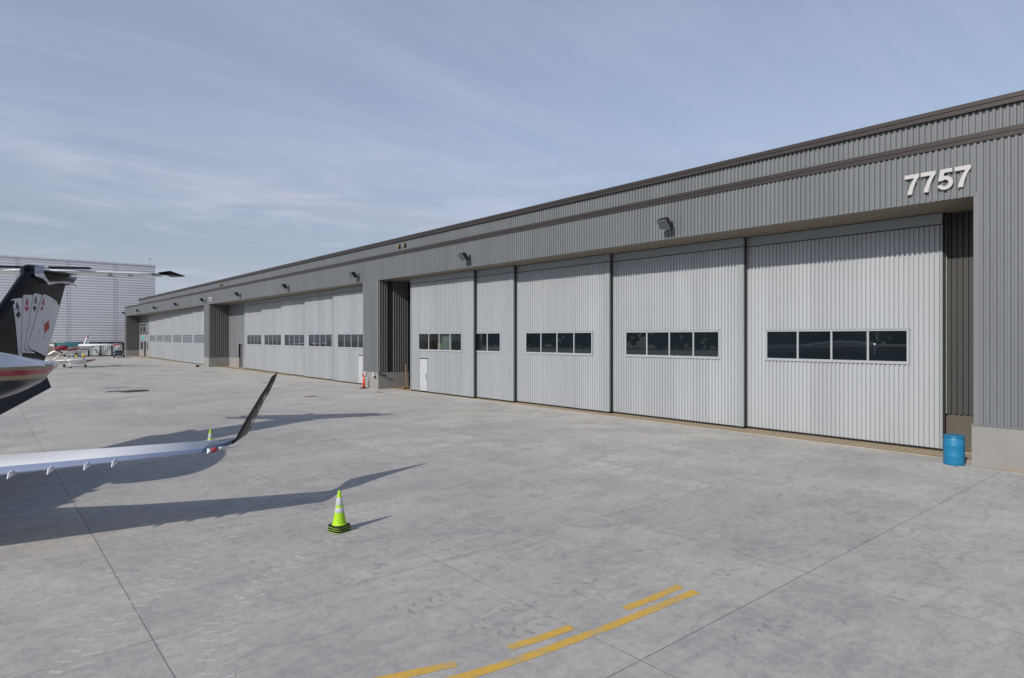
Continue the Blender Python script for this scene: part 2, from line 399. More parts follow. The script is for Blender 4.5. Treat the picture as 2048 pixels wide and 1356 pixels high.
strip(mb,curve([(.75,9.2),(1.1,9.9),(1.75,10.9),(2.5,11.8),(3.2,12.9),(4.3,13.9)]),.38,.0035,M['softdust'])
for r in (0,.09,.18,.3):
    strip(mb,curve([(3.1+r,8.4-r*.3),(3.75+r,9.0),(4.1+r,9.8),(4.25+r,10.7),(4.1+r,11.6)]),.020,.004,M['softdust'])
for r in (0,.25):
    strip(mb,curve([(9.0+r,18.5),(12.2+r,20.5),(13.6+r,24.0),(13.2+r,28),(11+r,31)]),.10,.004,M['softdust'])
    strip(mb,curve([(14.5+r,12.0),(18.5+r,13.5),(20.2+r,17.0),(20.2+r,22)]),.10,.004,M['softdust'])
tag(mb.build('tyre_tracks'),'pale chevron tyre tracks on the concrete','tyre track',kind='structure')
mb=MB()
treads(mb,[(4.9,7.1),(5.5,7.05),(6.1,7.2),(6.5,7.3)],.34,.10,M['rubber'])
treads(mb,[(5.3,6.65),(5.9,6.6),(6.3,6.75)],.34,.10,M['rubber'])
treads(mb,[(4.6,8.3),(5.3,8.15),(5.9,8.35)],.36,.12,M['rubber'])
treads(mb,[(7.6,4.5),(8.3,4.35),(8.9,4.5)],.34,.11,M['rubber'])
treads(mb,[(9.2,5.9),(10.2,6.0),(11.2,6.4)],.3,.11,M['rubber'])
treads(mb,[(12.3,3.2),(13.2,3.6),(14.2,4.4),(15.0,5.6)],.34,.11,M['rubber'])
tag(mb.build('rubber_scuffs'),'dark rubber tread scuffs on the concrete','tyre scuff',kind='structure')
def blob(mb,cx,cy,a,b,rot,mat,z=.004,n=26,j=.2):
    ps=[]
    for k in range(n):
        t=2*PI*k/n; r=1+random.uniform(-j,j); x=a*r*math.cos(t); y=b*r*math.sin(t)
        ps.append((cx+x*math.cos(rot)-y*math.sin(rot),cy+x*math.sin(rot)+y*math.cos(rot),z))
    mb.poly(ps,mat)
mb=MB()
rr=math.radians(-40)
blob(mb,9.0,54.6,1.0,1.25,rr,M['oil'],j=.1); blob(mb,7.7,55.2,.35,.8,rr,M['oil']); blob(mb,8.6,59.5,1.1,1.0,rr,M['rubber'])
for x,y,a,b in ((10.6,79.,1.2,.7),(14.2,87,1.3,.6),(21,80,.9,1.0),(9,72,.8,.6)): blob(mb,x,y,a,b,rr,M['rubber'])
tag(mb.build('oil_stains'),'dark oil stains on the far apron','oil stain',kind='structure')
mb=MB(); blob(mb,17.4,41.9,.42,.42,0,M['rustspot'],j=.1); blob(mb,19.5,57,.3,.35,0,M['rustspot']); blob(mb,22.6,41.8,.2,.5,0,M['rustspot'])
tag(mb.build('rust_stains'),'round rusty stain on the apron','stain',kind='structure')
mb=MB(); mb.poly([(12.3,30.2,.004),(13.6,35.6,.004),(25,40.6,.004),(25,35.0,.004)],M['patch']); mb.poly([(2.1,25.6,.004),(2.1,33,.004),(6.3,33,.004),(6.3,25.6,.004)],M['patch'])
tag(mb.build('pale_slabs'),'paler concrete slabs laid in the apron','concrete patch',kind='structure')
# ------------------------------------------------------------------ hangar
XF=23.9; ZS=8.5; ZB=1.33; XB=26.6
hg=empty('hangar_building',(XF,80,0)); 
tag(hg,'long low hangar of grey ribbed steel with brown trim and three door bays','hangar')
hinv=Matrix.Translation((-XF,-80,0))
def hp(mb,name,label=None,parent=None):
    o=mb.build(name,parent or hg)
    if parent is None: o.matrix_parent_inverse=hinv
    if label: o['label']=label
    return o
Y0,Y1=-9.0,155.45
BAYS=[(5.76,44.36),(46.9,91.66),(93.95,154.49)]
# lower fascia, then the pillars
mb=MB(); sheet(mb,Y0,Y1,ZS,10.16,FX(XF),M['fascia']); hp(mb,'fascia_panel')
mb=MB(); sheet(mb,Y0,140.2,10.44,11.16,FX(XF+.10),M['fascia'],off=.05); hp(mb,'parapet_panel')
PIL=[(Y0,5.76),(44.36,46.9),(91.66,93.95),(154.49,Y1)]
for i,(a,b) in enumerate(PIL):
    mb=MB()
    sheet(mb,a+(.0 if i==0 else .16),b-.16,ZB,ZS-.002,FX(XF),M['fascia'])
    # flat corner flashings
    for c0,c1 in (((a,a+.16),) if i else ())+((b-.16,b),):
        mb.box(XF-.04,c0,ZB,XF+.02,c1,ZS+(.13 if c1==b and i==0 else -.004),M['flash'])
    # return faces (facing -Y and +Y)
    if i: 
        segs=((XF+.02,XF+.80),(XF+1.28,XB)) if i==1 else ((XF+.02,XB),)
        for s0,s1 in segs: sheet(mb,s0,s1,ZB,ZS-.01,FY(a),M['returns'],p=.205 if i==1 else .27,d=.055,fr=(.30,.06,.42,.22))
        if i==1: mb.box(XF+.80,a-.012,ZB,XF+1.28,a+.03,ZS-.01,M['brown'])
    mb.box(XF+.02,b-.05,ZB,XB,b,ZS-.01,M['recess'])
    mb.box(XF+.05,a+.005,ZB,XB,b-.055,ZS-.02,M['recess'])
    hp(mb,'pillar_cladding')
    mb=MB(); mb.box(XF-.05,a-(.05 if i else 0),0,XB-.01,b+.05,ZB-.03,M['base'],bev=.012)
    hp(mb,'concrete_base')
    mb=MB(); mb.box(XF-.075,a-(.06 if i else 0),ZB-.028,XF+.0,b+.07,ZB+.012,M['flash']); hp(mb,'base_flashing')
# brown trims with a drip edge
mb=MB()
mb.box(XF-.085,Y0,10.16,XF+.12,Y1,10.44,M['brown']); mb.box(XF-.105,Y0,10.30,XF-.083,Y1,10.443,M['brown']); hp(mb,'fascia_trim')
mb=MB()
mb.box(XF-.06,Y0,11.16,XF+.45,140.25,11.43,M['brown']); mb.box(XF-.085,Y0,11.31,XF-.058,140.25,11.445,M['brown']); hp(mb,'roof_trim')
# roof and rear body
mb=MB()
mb.box(XF+.13,Y0,10.2,62,Y1,10.40,M['fascia']); mb.box(XF+.17,Y0,10.405,XF+.44,140.2,11.155,M['fascia']); hp(mb,'roof')
mb=MB(); mb.box(XB+3.5,Y0+.1,0,61.9,Y1-.1,10.19,M['interior']); mb.box(XF+.12,Y1-.30,ZS+.1,XB+3.49,Y1-.02,10.19,M['fascia']); mb.box(XB+.1,Y1-.30,0,XB+3.49,Y1-.02,ZS+.09,M['fascia']); hp(mb,'rear_body')
# soffit, folded lengthwise
mb=MB()
b0=len(mb.v); xs=[XF+.035,XF+.12]; zz=[ZS,ZS]
k=0
x=XF+.12
while x<XB+.1:
    xs+= [x,x+.26,x+.275,x+.36,x+.375]; zz+=[ZS,ZS,ZS+.07,ZS+.07,ZS]; x+=.38
for X,Z in zip(xs,zz): mb.v+=[(X,Y0,Z),(X,Y1-.02,Z)]
for i in range(len(xs)-1): mb.face([b0+2*i,b0+2*i+1,b0+2*i+3,b0+2*i+2],M['soffit'])
hp(mb,'soffit')
# back walls in the parking recesses
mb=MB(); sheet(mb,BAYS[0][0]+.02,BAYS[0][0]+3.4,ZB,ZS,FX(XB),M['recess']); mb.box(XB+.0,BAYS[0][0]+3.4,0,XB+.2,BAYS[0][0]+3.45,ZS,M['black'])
mb.box(XB+.03,BAYS[0][0]+.06,0.02,XB+.3,BAYS[0][0]+3.4,ZB-.01,M['shaded_base']); mb.box(XB-.12,BAYS[0][0]+1.42,ZB,XB-.06,BAYS[0][0]+1.60,ZS-.05,M['galv']); hp(mb,'recess_wall')
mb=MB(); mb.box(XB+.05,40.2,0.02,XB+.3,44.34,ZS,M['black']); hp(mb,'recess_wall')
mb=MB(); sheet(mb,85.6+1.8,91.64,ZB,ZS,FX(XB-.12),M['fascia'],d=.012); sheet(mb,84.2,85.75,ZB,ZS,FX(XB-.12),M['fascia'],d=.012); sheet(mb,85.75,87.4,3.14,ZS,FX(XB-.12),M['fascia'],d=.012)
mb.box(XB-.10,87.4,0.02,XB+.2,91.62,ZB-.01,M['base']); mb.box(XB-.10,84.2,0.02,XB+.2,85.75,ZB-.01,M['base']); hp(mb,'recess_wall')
mb=MB(); mb.box(XB+.05,85.75,.02,XB+.12,87.4,3.13,M['black']); mb.box(XB-.02,86.2,.02,XB+.04,86.32,3.1,M['whiteframe']); mb.box(XB-.02,86.85,.02,XB+.04,86.93,3.1,M['whiteframe']); hp(mb,'personnel_door','dark glazed door in grey recess wall')
# far recess with offices
XR=26.4
mb=MB()
mb.box(XR,144.6,4.98,XR+.2,154.47,ZS,M['fascia']); mb.box(XR,144.6,ZB,XR+.2,154.47,4.74,M['entry']); mb.box(XR-.03,144.6,.02,XR+.2,147.5,ZB-.01,M['base']); mb.box(XR-.03,149.1,.02,XR+.2,154.46,ZB-.01,M['base']); hp(mb,'office_wall')
mb=MB(); mb.box(XR-.06,144.6,4.745,XR+.19,154.46,4.975,M['brown']); hp(mb,'office_trim')
for (a,b) in ((150.95,152.9),(147.7,150.1)):
    fr=MB(); fr.box(XR-.05,a-.12,4.99,XR-.003,b+.12,6.95,M['whiteframe']); f=hp(fr,'window')
    for z0,z1 in ((5.08,6.18),(6.28,6.86)):
        g=MB(); g.box(XR-.058,a,z0,XR-.052,b,z1,M['upglass']); hp(g,'pane',parent=f)
for (a,b) in ((150.3,152.8),(145.5,146.2)):
    fr=MB(); fr.box(XR-.05,a-.1,1.4,XR-.003,b+.1,3.2,M['whiteframe']); f=hp(fr,'window')
    g=MB(); g.box(XR-.058,a,1.48,XR-.052,b,3.1,M['upglass']); hp(g,'pane',parent=f)
mb=MB(); mb.box(XR-.06,147.55,.03,XR-.002,149.05,3.2,M['dark']); hp(mb,'office_door')
mb=MB(); mb.box(XR-.05,148.6,3.62,XR-.004,152.2,4.15,M['teal']); hp(mb,'office_sign','faded teal sign over the office door')
# rails in the sills
for i,(a,b) in enumerate(BAYS):
    mb=MB(); mb.box(24.84,a+.06,-.05,26.75,b-.06,.008,M['curb'])
    for k in range(5):
        X=24.98+.28*k; mb.box(X-.03,a+.08,.0,X+.035,b-.08,.013,M['groove']); mb.box(X+.036,a+.08,.0,X+.09,b-.08,.02,M['railtop'])
    tag(mb.build('door_rails'),'tan sill with steel door rails','rails',kind='structure')
# ------------------------------------------------------------------ hangar doors
def hangar_door(X,ya,yb,label,group,wy,npane,pdoor=None,grid=False,clear=False,wz=(3.06,4.36)):
    yc=(ya+yb)/2
    r=empty('hangar_door',(X,yc,0)); tag(r,label,'hangar door',group)
    inv=Matrix.Translation((-X,-yc,0))
    def P(mb,name,par=None,lab=None):
        o=mb.build(name,par or r)
        if par is None: o.matrix_parent_inverse=inv
        if lab: o['label']=lab
        return o
    zb,zt=.10,8.07
    wa,wb=wy; w0,w1=wz
    e=.05 if ya<8 else .33   # smooth edge flashing on the near side
    mb=MB(); f=FX(X+.054)
    a,b=ya+e,yb-.12
    mb2=MB(); mb2.box(X-.004,ya,zb,X+.036,a,zt,M['door_flash']); mb2.box(X-.004,b,zb,X+.036,yb,zt,M['door_flash'])
    mb2.box(X-.03,ya,zt,X+.036,yb,8.47,M['door_flash']); mb2.box(X-.038,ya,zt-.015,X-.028,yb,zt+.02,M['dark'])
    # door leaf side cheeks, dark gap behind
    mb2.box(X+.037,ya+.004,zb,X+.10,ya+.05,8.46,M['door_flash']); mb2.box(X+.101,ya+.008,zb,X+.17,ya+.05,8.45,M['black'])
    P(mb2,'edge_flashing')
    def piece(u0,u1,z0,z1):
        if u1>u0 and z1>z0: sheet(mb,u0,u1,z0,z1,f,M['door'],off=0,p=.163)
    if pdoor:
        pa,pb,pz=pdoor
        for (z0,z1) in ((zb,pz),):
            piece(a,pa,z0,z1); piece(pb,b,z0,z1)
        lo=pz
    else: lo=zb
    piece(a,b,lo,w0); piece(a,max(a,wa),w0,w1); piece(min(wb,b),b,w0,w1); piece(a,b,w1,zt)
    P(mb,'door_panel')
    mb=MB(); mb.box(X+.04,ya+.06,.03,X+.17,yb-.05,zb+.0,M['black']); mb.box(X-.004,ya,.06,X+.05,yb,zb-.002,M['black']); P(mb,'bottom_seal')
    mb=MB(); mb.box(X+.06,ya+.1,zb+.05,X+.15,yb-.08,w0-.1,M['door_flash']); mb.box(X+.06,ya+.1,w1+.1,X+.15,yb-.08,zt,M['door_flash'])
    P(mb,'inner_frame')
    mb=MB(); mb.box(X+.11,ya-.045,.12,X+.16,ya-.001,8.45,M['black']); P(mb,'edge_seal')
    # window: frame then panes
    mb=MB(); t=.085
    mb.box(X-.03,wa,w0,X+.05,wb,w0+t*1.25,M['whiteframe']); mb.box(X-.03,wa,w1-t*.7,X+.05,wb,w1,M['whiteframe'])
    mb.box(X-.028,wa,w0+t*1.25,X+.05,wa+t,w1-t*.7,M['whiteframe']); mb.box(X-.028,wb-t,w0+t*1.25,X+.05,wb,w1-t*.7,M['whiteframe'])
    mb.box(X-.045,wa-.02,w1,X-.002,wb+.02,w1+.03,M['door_flash'])
    pw=(wb-wa-2*t+.06)/npane
    for k in range(1,npane):
        y=wa+t-.03+pw*k; mb.box(X-.02,y-.035,w0+t*1.25,X+.04,y+.035,w1-t*.7,M['whiteframe'])
    if grid:
        for k in range(1,4):
            z=w0+(w1-w0)*k/4; mb.box(X-.015,wa+t,z-.03,X+.03,wb-t,z+.03,M['whiteframe'])
    wf=P(mb,'window')
    for k in range(npane):
        g=MB(); y0=wa+t-.03+pw*k+.035; y1=y0+pw-.07
        if k==0: y0=wa+t
        if k==npane-1: y1=wb-t
        ym=(y0+y1)/2; T_=Matrix.Translation((X+.015,ym,0))@Matrix.Rotation(random.uniform(-.004,.004),4,'Z')@Matrix.Translation((-X-.015,-ym,0))
        g.box(X+.012,y0-.01,w0+t*1.25-.01,X+.018,y1+.01,w1-t*.7+.01,M['clear'] if clear else (M['glass3'] if grid else (M['glass2'] if ya>46 else M['glass'])),T_); P(g,'pane',wf)
    if clear:
        g=MB(); n=14
        b0=len(g.v)
        for i in range(n*2+1):
            u=wa+1.55+1.15*i/(n*2); d=.05*(i%2); g.v+=[(X+.32+d,u,w0-.2),(X+.32+d,u,w1+.2)]
        for i in range(n*2): g.face([b0+2*i,b0+2*i+1,b0+2*i+3,b0+2*i+2],M['curtain'])
        P(g,'curtain',wf,'pale teal folded curtain')
        g=MB(); g.box(X+1.1,wa+.6,w0-1,X+1.15,wb-.9,w1-.05,M['beige']); g.box(X+1.6,wa-2,w0-1,X+1.65,wb+.6,w1+.9,M['interior'])
        g.box(X+1.08,wa+.6,w1-.33,X+1.09,wb-.9,w1-.27,M['curtain'])
        g.poly([(X+.5,wa+.1,w0-.1),(X+.5,wa+1.25,w0-.1),(X+.5,wa+1.25,w0+.75)],M['beige'])
        P(g,'partition',wf,'beige partition seen through the glass')
    if pdoor:
        mb=MB(); mb.box(X-.02,pa+.02,.12,X+.03,pb-.02,pz-.04,M['whitedoor'],bev=.005); mb.box(X-.03,pa-.03,pz-.035,X+.03,pb+.03,pz+.02,M['dark']); mb.box(X-.024,pa+.02,.30,X-.021,pb-.02,.315,M['door_flash'])
        for z in (.4,1.25,2.1): mb.box(X-.035,pb-.06,z,X-.022,pb-.0,z+.12,M['flash'])
        d=P(mb,'personnel_door',None,'plain white access door')
        mb=MB(); mb.box(X-.075,pa+.09,.98,X-.022,pa+.14,1.38,M['grey'],bev=.01); mb.box(X-.03,pa+.48,1.62,X-.0215,pa+.56,1.66,M['dark']); P(mb,'handle',d)
    return r
G1='sliding doors of the nearest hangar bay'
hangar_door(26.16,7.23,15.12,'pale ribbed hangar door beside the blue drum with four dark panes',G1,(8.27,13.83),4)
hangar_door(25.88,14.70,22.62,'pale ribbed hangar door under the nearest wall floodlight, second from the blue drum',G1,(15.85,21.4),4)
hangar_door(25.60,22.23,30.12,'pale ribbed hangar door in the middle of the nearest bay',G1,(23.42,28.97),4)
hangar_door(25.32,29.76,37.66,'pale ribbed hangar door half covered, only two window panes showing',G1,(30.98,36.5),4)
hangar_door(25.05,33.53,41.49,'pale ribbed hangar door with beige and teal behind its panes and a white access door',G1,(34.82,40.36),4,pdoor=(39.12,40.14,2.50),clear=True)
G2='sliding doors of the middle hangar bay'
n2=['pale hangar door with an access door cut off by the pillar behind the orange post','pale ribbed hangar door next to the one with the access door in the middle bay','third pale ribbed hangar door from either end of the middle bay','pale ribbed hangar door second from the grey recess wall in the middle bay','pale ribbed hangar door next to the grey recess wall with the small dark door']
for k,(X,a,b,w) in enumerate(((25.04,47.6,55.2,(48.7,54.15)),(25.32,55.0,62.5,(55.9,61.45)),(25.60,62.4,69.75,(63.1,68.7)),(25.88,69.7,76.95,(70.3,75.85)),(26.16,76.9,84.15,(77.6,82.95)))):
    hangar_door(X,a,b,n2[k],G2,w,4,pdoor=(48.95,49.98,2.50) if k==0 else None)
G3='sliding doors of the farthest hangar bay'
n3=['white hangar door next to the pillar with the small far number, rightmost of the far bay','second white hangar door left of the far numbered pillar','third white hangar door left of the far numbered pillar','third white hangar door counted from the far office windows','second white hangar door counted from the far office windows','white hangar door next to the far office windows and door']
b3=[(25.06,97.1,105.4,98.3,104.35),(25.28,105.2,113.1,106.1,112.1),(25.50,112.9,120.9,113.8,119.8),(25.72,120.7,128.2,121.8,127.5),(25.94,128.1,135.8,129.5,134.9),(26.16,135.7,143.55,137.0,142.35)]
for k,(X,a,b,w0,w1) in enumerate(b3): hangar_door(X,a,b,n3[k],G3,(w0,w1),5,grid=True,pdoor=(97.6,98.7,2.5) if k==0 else None,wz=(3.1,4.42))
# ------------------------------------------------------------------ building numbers
def seven(w=.43,h=.66):
    o=[(0,h),(w,h),(w,h-.10)]
    for t in (.15,.35,.55,.75,.9,1): o.append((w-.02-(w-.02-.225)*(1-(1-t)**1.6),(h-.10)*(1-t)))
    o+=[(.085,0)]
    for t in (.2,.4,.6,.8,1): o.append((.085+(.285-.085)*t**1.5,(h-.13)*t))
    o+=[(0,h-.13)]
    return o
def five(w=.43,h=.66):
    o=[(.085,h),(.41,h),(.41,h-.12),(.19,h-.12),(.172,.425)]
    for k in range(15):
        a=math.radians(84-k*17.4); o.append((.205+.225*math.cos(a),.215+.222*math.sin(a)))
    for k in range(15):
        a=math.radians(-160+k*21.0); o.append((.205+.108*math.cos(a),.212+.105*math.sin(a)))
    o+=[(.015,.295)]
    return o
def four(w=.43,h=.66):
    return [(.24,h),(.35,h),(.35,.25),(.43,.25),(.43,.14),(.35,.14),(.35,0),(.23,0),(.23,.14),(0,.14),(0,.26)]
def number(txt,ytop,z,label,sc=1):
    r=empty('building_number',(XF-.05,ytop,z)); tag(r,label,'sign')
    for k,ch in enumerate(txt):
        out={'7':seven,'5':five,'4':four}[ch]()
        mb=MB(); mb.prism(out,0,.055,lambda u,v,h:(-.035-h,-(u+k*.475)*sc,v*sc),M['number'],M['number'])
        if k==2 and ch=='5': pass
        mb.build('digit',r)
    return r
number('7757',7.66,8.82,'large white numerals 7757 at the near end of the hangar fascia')
number('7747',91.5,8.74,'small far white numerals on the fascia above the dark ribbed recess')
# ------------------------------------------------------------------ wall floodlights
def flood():
    r=empty('wall_floodlight',(XF-.04,0,9.12))
    mb=MB(); mb.box(-.03,-.09,-.12,.02,.09,.16,M['dark'],bev=.01); mb.tube([(-.03,0,.02),(-.22,0,.03),(-.30,0,.0)],.032,M['galv']); mb.tube([(-.05,.06,.1),(-.2,.02,.08)],.012,M['galv'],6); mb.build('bracket',r)
    T=Matrix.Translation((-.52,0,.03))@Matrix.Rotation(math.radians(-42),4,'Y')
    mb=MB()
    # tapered housing: wide at the lens, narrower at the back
    for sgn in (1,):
        bm=bmesh.new(); bmesh.ops.create_cube(bm,size=1)
        for v in bm.verts:
            k=1 if v.co.x<0 else .78
            v.co=Vector((v.co.x*.30,v.co.y*.54*k,v.co.z*.50*k))
        bmesh.ops.bevel(bm,geom=bm.edges[:],offset=.014,segments=2,affect='EDGES'); mb.frombm(bm,M['dark'],T)
    mb.box(.02,-.16,-.36,.14,.16,-.22,M['dark'],T,bev=.01); mb.box(.15,-.07,-.07,.24,.07,.07,M['dark'],T,bev=.01)
    h=mb.build('housing',r)
    mb=MB(); mb.box(-.162,-.235,-.215,-.152,.235,.215,M['lensglass'],T); mb.build('lens',h)
    mb=MB(); 
    for a in ((-.165,-.255,.216,-.149,.255,.24),(-.165,-.255,-.24,-.149,.255,-.216),(-.165,-.255,-.215,-.149,-.236,.215),(-.165,.236,-.215,-.149,.255,.215)): mb.box(*a,M['grey'],T)
    mb.build('lens_frame',h)
    return r
M['lensglass']=m_glass('floodlight_glass',(.06,.085,.09),.15)
fl=flood()
FY_=[17.05,32.3,47.6,62.8,78.0,93.2,108.4,123.7,138.9,154.1]
FL=['nearest large black floodlight between the building number and the second hangar door','black floodlight above the half covered hangar door of the near bay','black floodlight above the pillar with the orange post','black floodlight above the middle bay, one left of the orange post pillar','black floodlight at the left end of the middle bay near the dark recess','black floodlight beside the small far numerals','black floodlight above the far bay, one left of the small numerals','third black floodlight from the far corner of the hangar','second black floodlight from the far corner of the hangar','smallest black floodlight at the far corner of the hangar']
for i,(y,lb) in enumerate(zip(FY_,FL)):
    o=fl if i==0 else copy_tree(fl); o.location=(XF-.04,y,9.12); tag(o,lb,'floodlight','floodlights along the hangar fascia')
# small amber alarm lights on the parapet
def beacon(y,z,label):
    r=empty('alarm_beacon',(XF+.06,y,z)); tag(r,label,'beacon','small amber beacons on the parapet')
    mb=MB(); mb.box(-.10,-.12,-.14,0,.12,.14,M['dark'],bev=.01); mb.build('housing',r)
    mb=MB(); bm=bmesh.new(); bmesh.ops.create_uvsphere(bm,u_segments=12,v_segments=8,radius=.085); mb.frombm(bm,M['amber'],Matrix.Translation((-.13,.03,-.0)),True); mb.build('lens',r)
M['amber']=painted('amber_plastic',(.40,.24,.04),.5)
beacon(41.2,10.78,'left one of the two amber beacons above the dark recess of the near bay'); beacon(40.4,10.78,'right one of the two amber beacons above the dark recess of the near bay')
beacon(86.4,10.72,'far tiny amber beacon above the middle bay, left of its pair'); beacon(85.6,10.78,'far tiny amber beacon above the middle bay, right of its pair')
# small boxes on the pillar bases
def box_thing(name,cat,label,parts,group=None):
    r=empty(name,parts[0][1]); tag(r,label,cat,group)
    for nm,loc,dims,mat in parts:
        mb=MB(); x,y,z=[loc[i]-parts[0][1][i] for i in range(3)]; mb.box(x-dims[0]/2,y-dims[1]/2,z-dims[2]/2,x+dims[0]/2,y+dims[1]/2,z+dims[2]/2,mat,bev=min(dims)*.15); mb.build(nm,r)
box_thing('electrical_box','electrical box','white electrical box on the concrete pillar base left of the orange post',[('cover',(XF-.11,46.35,1.13),(.12,.3,.34),M['whitedoor']),('switch',(XF-.12,46.7,.98),(.1,.13,.2),M['dark'])])
box_thing('electrical_box','electrical box','white electrical box on the concrete pillar base right of the orange post',[('cover',(XF-.11,44.95,1.13),(.12,.28,.34),M['whitedoor']),('switch',(XF-.12,44.7,.92),(.1,.11,.18),M['dark'])])
r=empty('hose_bracket',(XF+.1,44.30,1.18)); tag(r,'black bracket on the near corner of the pillar base','bracket')
mb=MB(); mb.tube([(0,0,0),(.25,-.12,-.08),(.5,-.1,-.14)],.05,M['black']); mb.build('arm',r); mb=MB(); mb.box(-.08,-.05,-.07,.04,.05,.08,M['black'],bev=.01); mb.build('mount',r)
# chocks by the second pillar
r=empty('wheel_chock',(23.2,93.9,0)); tag(r,'dark wheel chocks lying against the far pillar base','wheel chock')
mb=MB(); mb.prism([(0,0),(1.3,0),(.65,.28)],0,.3,lambda u,v,h:(-.2-h,-u,v),M['black']); mb.build('block',r)
mb=MB(); mb.tube([(-.3,-.6,.2),(-.55,-.2,.05),(-.4,.4,.03)],.03,M['yellowpost']); mb.build('rope',r)
# ------------------------------------------------------------------ delineator post
r=empty('delineator_post',(XF-.55,45.75,0)); tag(r,'orange delineator post on black base in front of the pillar','delineator')
mb=MB(); mb.lathe([(.30,.0),(.30,.03),(.24,.07),(.08,.09),(.0801,.12)],M['black'],20); mb.build('base',r)
mb=MB(); mb.lathe([(.095,.09),(.09,.75),(.07,.8),(.045,.82),(.045,.88),(.062,.90),(.062,.98),(.04,1.0),(.035,1.1),(.05,1.12),(.05,1.16),(.02,1.19)],M['orange'],16,matf=lambda i:M['reflect'] if i in(3,8) else M['orange']); mb.build('post',r)
# ------------------------------------------------------------------ broom leaning in the gap
r=empty('push_broom',(25.75,43.2,.02)); tag(r,'wooden handled push broom leaning in the dark gap beside the access door','broom')
mb=MB(); mb.tube([(-.05,.0,.12),(.35,.75,1.9)],.022,M['wood'],8); mb.build('handle',r)
mb=MB(); mb.box(-.35,-.1,.08,.25,.06,.15,M['wood']); mb.build('head',r)
mb=MB(); mb.box(-.34,-.09,0,.24,.05,.08,M['black']); mb.build('bristles',r)
# ------------------------------------------------------------------ drum
r=empty('plastic_drum',(23.82,6.27,0)); tag(r,'scuffed blue plastic drum standing by the nearest door','drum')
pr=[(.26,0),(.285,.02),(.29,.06),(.288,.27),(.294,.29),(.288,.31),(.29,.46),(.288,.60),(.294,.62),(.288,.64),(.286,.80),(.265,.86),(.262,.875),(.29,.885),(.292,.925),(.28,.935)]
mb=MB(); mb.lathe(pr,M['blue'],40); mb.build('drum_body',r)
mb=MB(); mb.lathe([(.279,.915),(.272,.917),(.268,.905),(.01,.905)],M['bluetop'] if 'bluetop' in M else M['blue'],32); mb.build('lid',r)
mb=MB(); mb.lathe([(.045,.906),(.045,.925),(.03,.927)],M['dark'],14,center=(-.05,.15)); mb.build('bung',r)
mb=MB(); mb.lathe([(.03,.906),(.03,.922),(.02,.924)],M['grey'],14,center=(.07,-.16)); mb.build('bung',r)
# ------------------------------------------------------------------ cones
def cone():
    r=empty('traffic_cone')
    R=lambda z:.143-(.143-.028)*(z-.04)/.70
    mb=MB(); w=.185
    o=[(-w,-w+.05),(-w+.05,-w),(w-.05,-w),(w,-w+.05),(w,w-.05),(w-.05,w),(-w+.05,w),(-w,w-.05)]
    def ring(s,z): return [(x*s,y*s,z) for x,y in o]
    mb.loft([ring(1.0,.0),ring(1.0,.008)],M['lime'],sm=False); mb.loft([ring(1.0,.0085),ring(1.0,.036),ring(.93,.045)],M['black'],sm=False); mb.build('base',r)
    mb=MB(); zs=[.045,.06,.10,.22,.29,.395,.445,.60,.70,.74]
    mb.lathe([(.16,.046),(.152,.056)]+[(R(z),z) for z in zs[1:]]+[(.018,.748)],M['lime'],28); mb.build('cone_body',r)
    for a,b in ((.30,.40),(.45,.605)):
        mb=MB(); mb.lathe([(R(a)+.001,a),(R(a)+.003,a+.004),(R(b)+.003,b-.004),(R(b)+.001,b)],M['reflect'],28); mb.build('reflective_band',r)
    return r
c0=cone(); c0.location=(5.80,12.46,.004); c0.rotation_euler=(0,0,math.radians(14)); gc='lime traffic cones nested in a stack'
tag(c0,'bottom cone of the lime cone stack, only its black base rim showing','traffic cone',gc)
c1=copy_tree(c0); c1.location=(5.803,12.462,.051); c1.rotation_euler=(0,0,math.radians(18)); tag(c1,'middle cone of the lime cone stack, only its base rim showing','traffic cone',gc)
c2=copy_tree(c0); c2.location=(5.80,12.46,.099); c2.rotation_euler=(0,0,math.radians(9)); tag(c2,'lime traffic cone with two white bands on top of the stack in the foreground','traffic cone',gc)
c3=copy_tree(c0); c3.location=(6.38,24.3,.004); tag(c3,'lime traffic cone half hidden behind the jet wing','traffic cone','cones guarding the jet')
# nothing but the top cone needs its upper body, the nested ones sit inside it
# ------------------------------------------------------------------ business jet
JN=Vector((.861,-.509,0)).normalized(); JA=Vector((.509,.861,0)).normalized()
jet=empty('business_jet',(2.2,29.2,0),-math.atan2(.509,.861))
tag(jet,'white, black and red business jet with four aces playing cards painted on its T-tail','jet')
def ell(l,zc,rx,rz,n=48,p=2.0):
    out=[]
    for k in range(n):
        a=2*PI*k/n; c,s=math.cos(a),math.sin(a)
        out.append((rx*math.copysign(abs(c)**(2/p),c),l,zc+rz*math.copysign(abs(s)**(2/p),s)))
    return out
def m_fuse():
    t=NT('jet_livery'); x,l,z=t.sep(t.obj())
    lc=t.math('MAXIMUM',l,-10.0); zz=t.math('ADD',z,t.math('MULTIPLY',t.math('ADD',lc,5),.027))
    rp=t.add('ShaderNodeValToRGB'); rp.color_ramp.interpolation='CONSTANT'
    e=rp.color_ramp.elements
    st=[(0,(.006,.0065,.009)),(2.85,(.30,.22,.12)),(2.955,(.36,.012,.035)),(3.10,(.30,.22,.12)),(3.19,(.62,.65,.72))]
    while len(e)<len(st): e.new(.5)
    for i,(p,c) in enumerate(st): e[i].position=p/5; e[i].color=(*c,1)
    t.link(t.math('DIVIDE',zz,5),rp.inputs[0])
    n=t.noise(t.obj(),3,4); t.col(t.mix(t.math('MULTIPLY',n,.03),rp.outputs[0],(.3,.3,.3))); return t.set(.18,0,.22,.08)
M['fuse']=m_fuse()
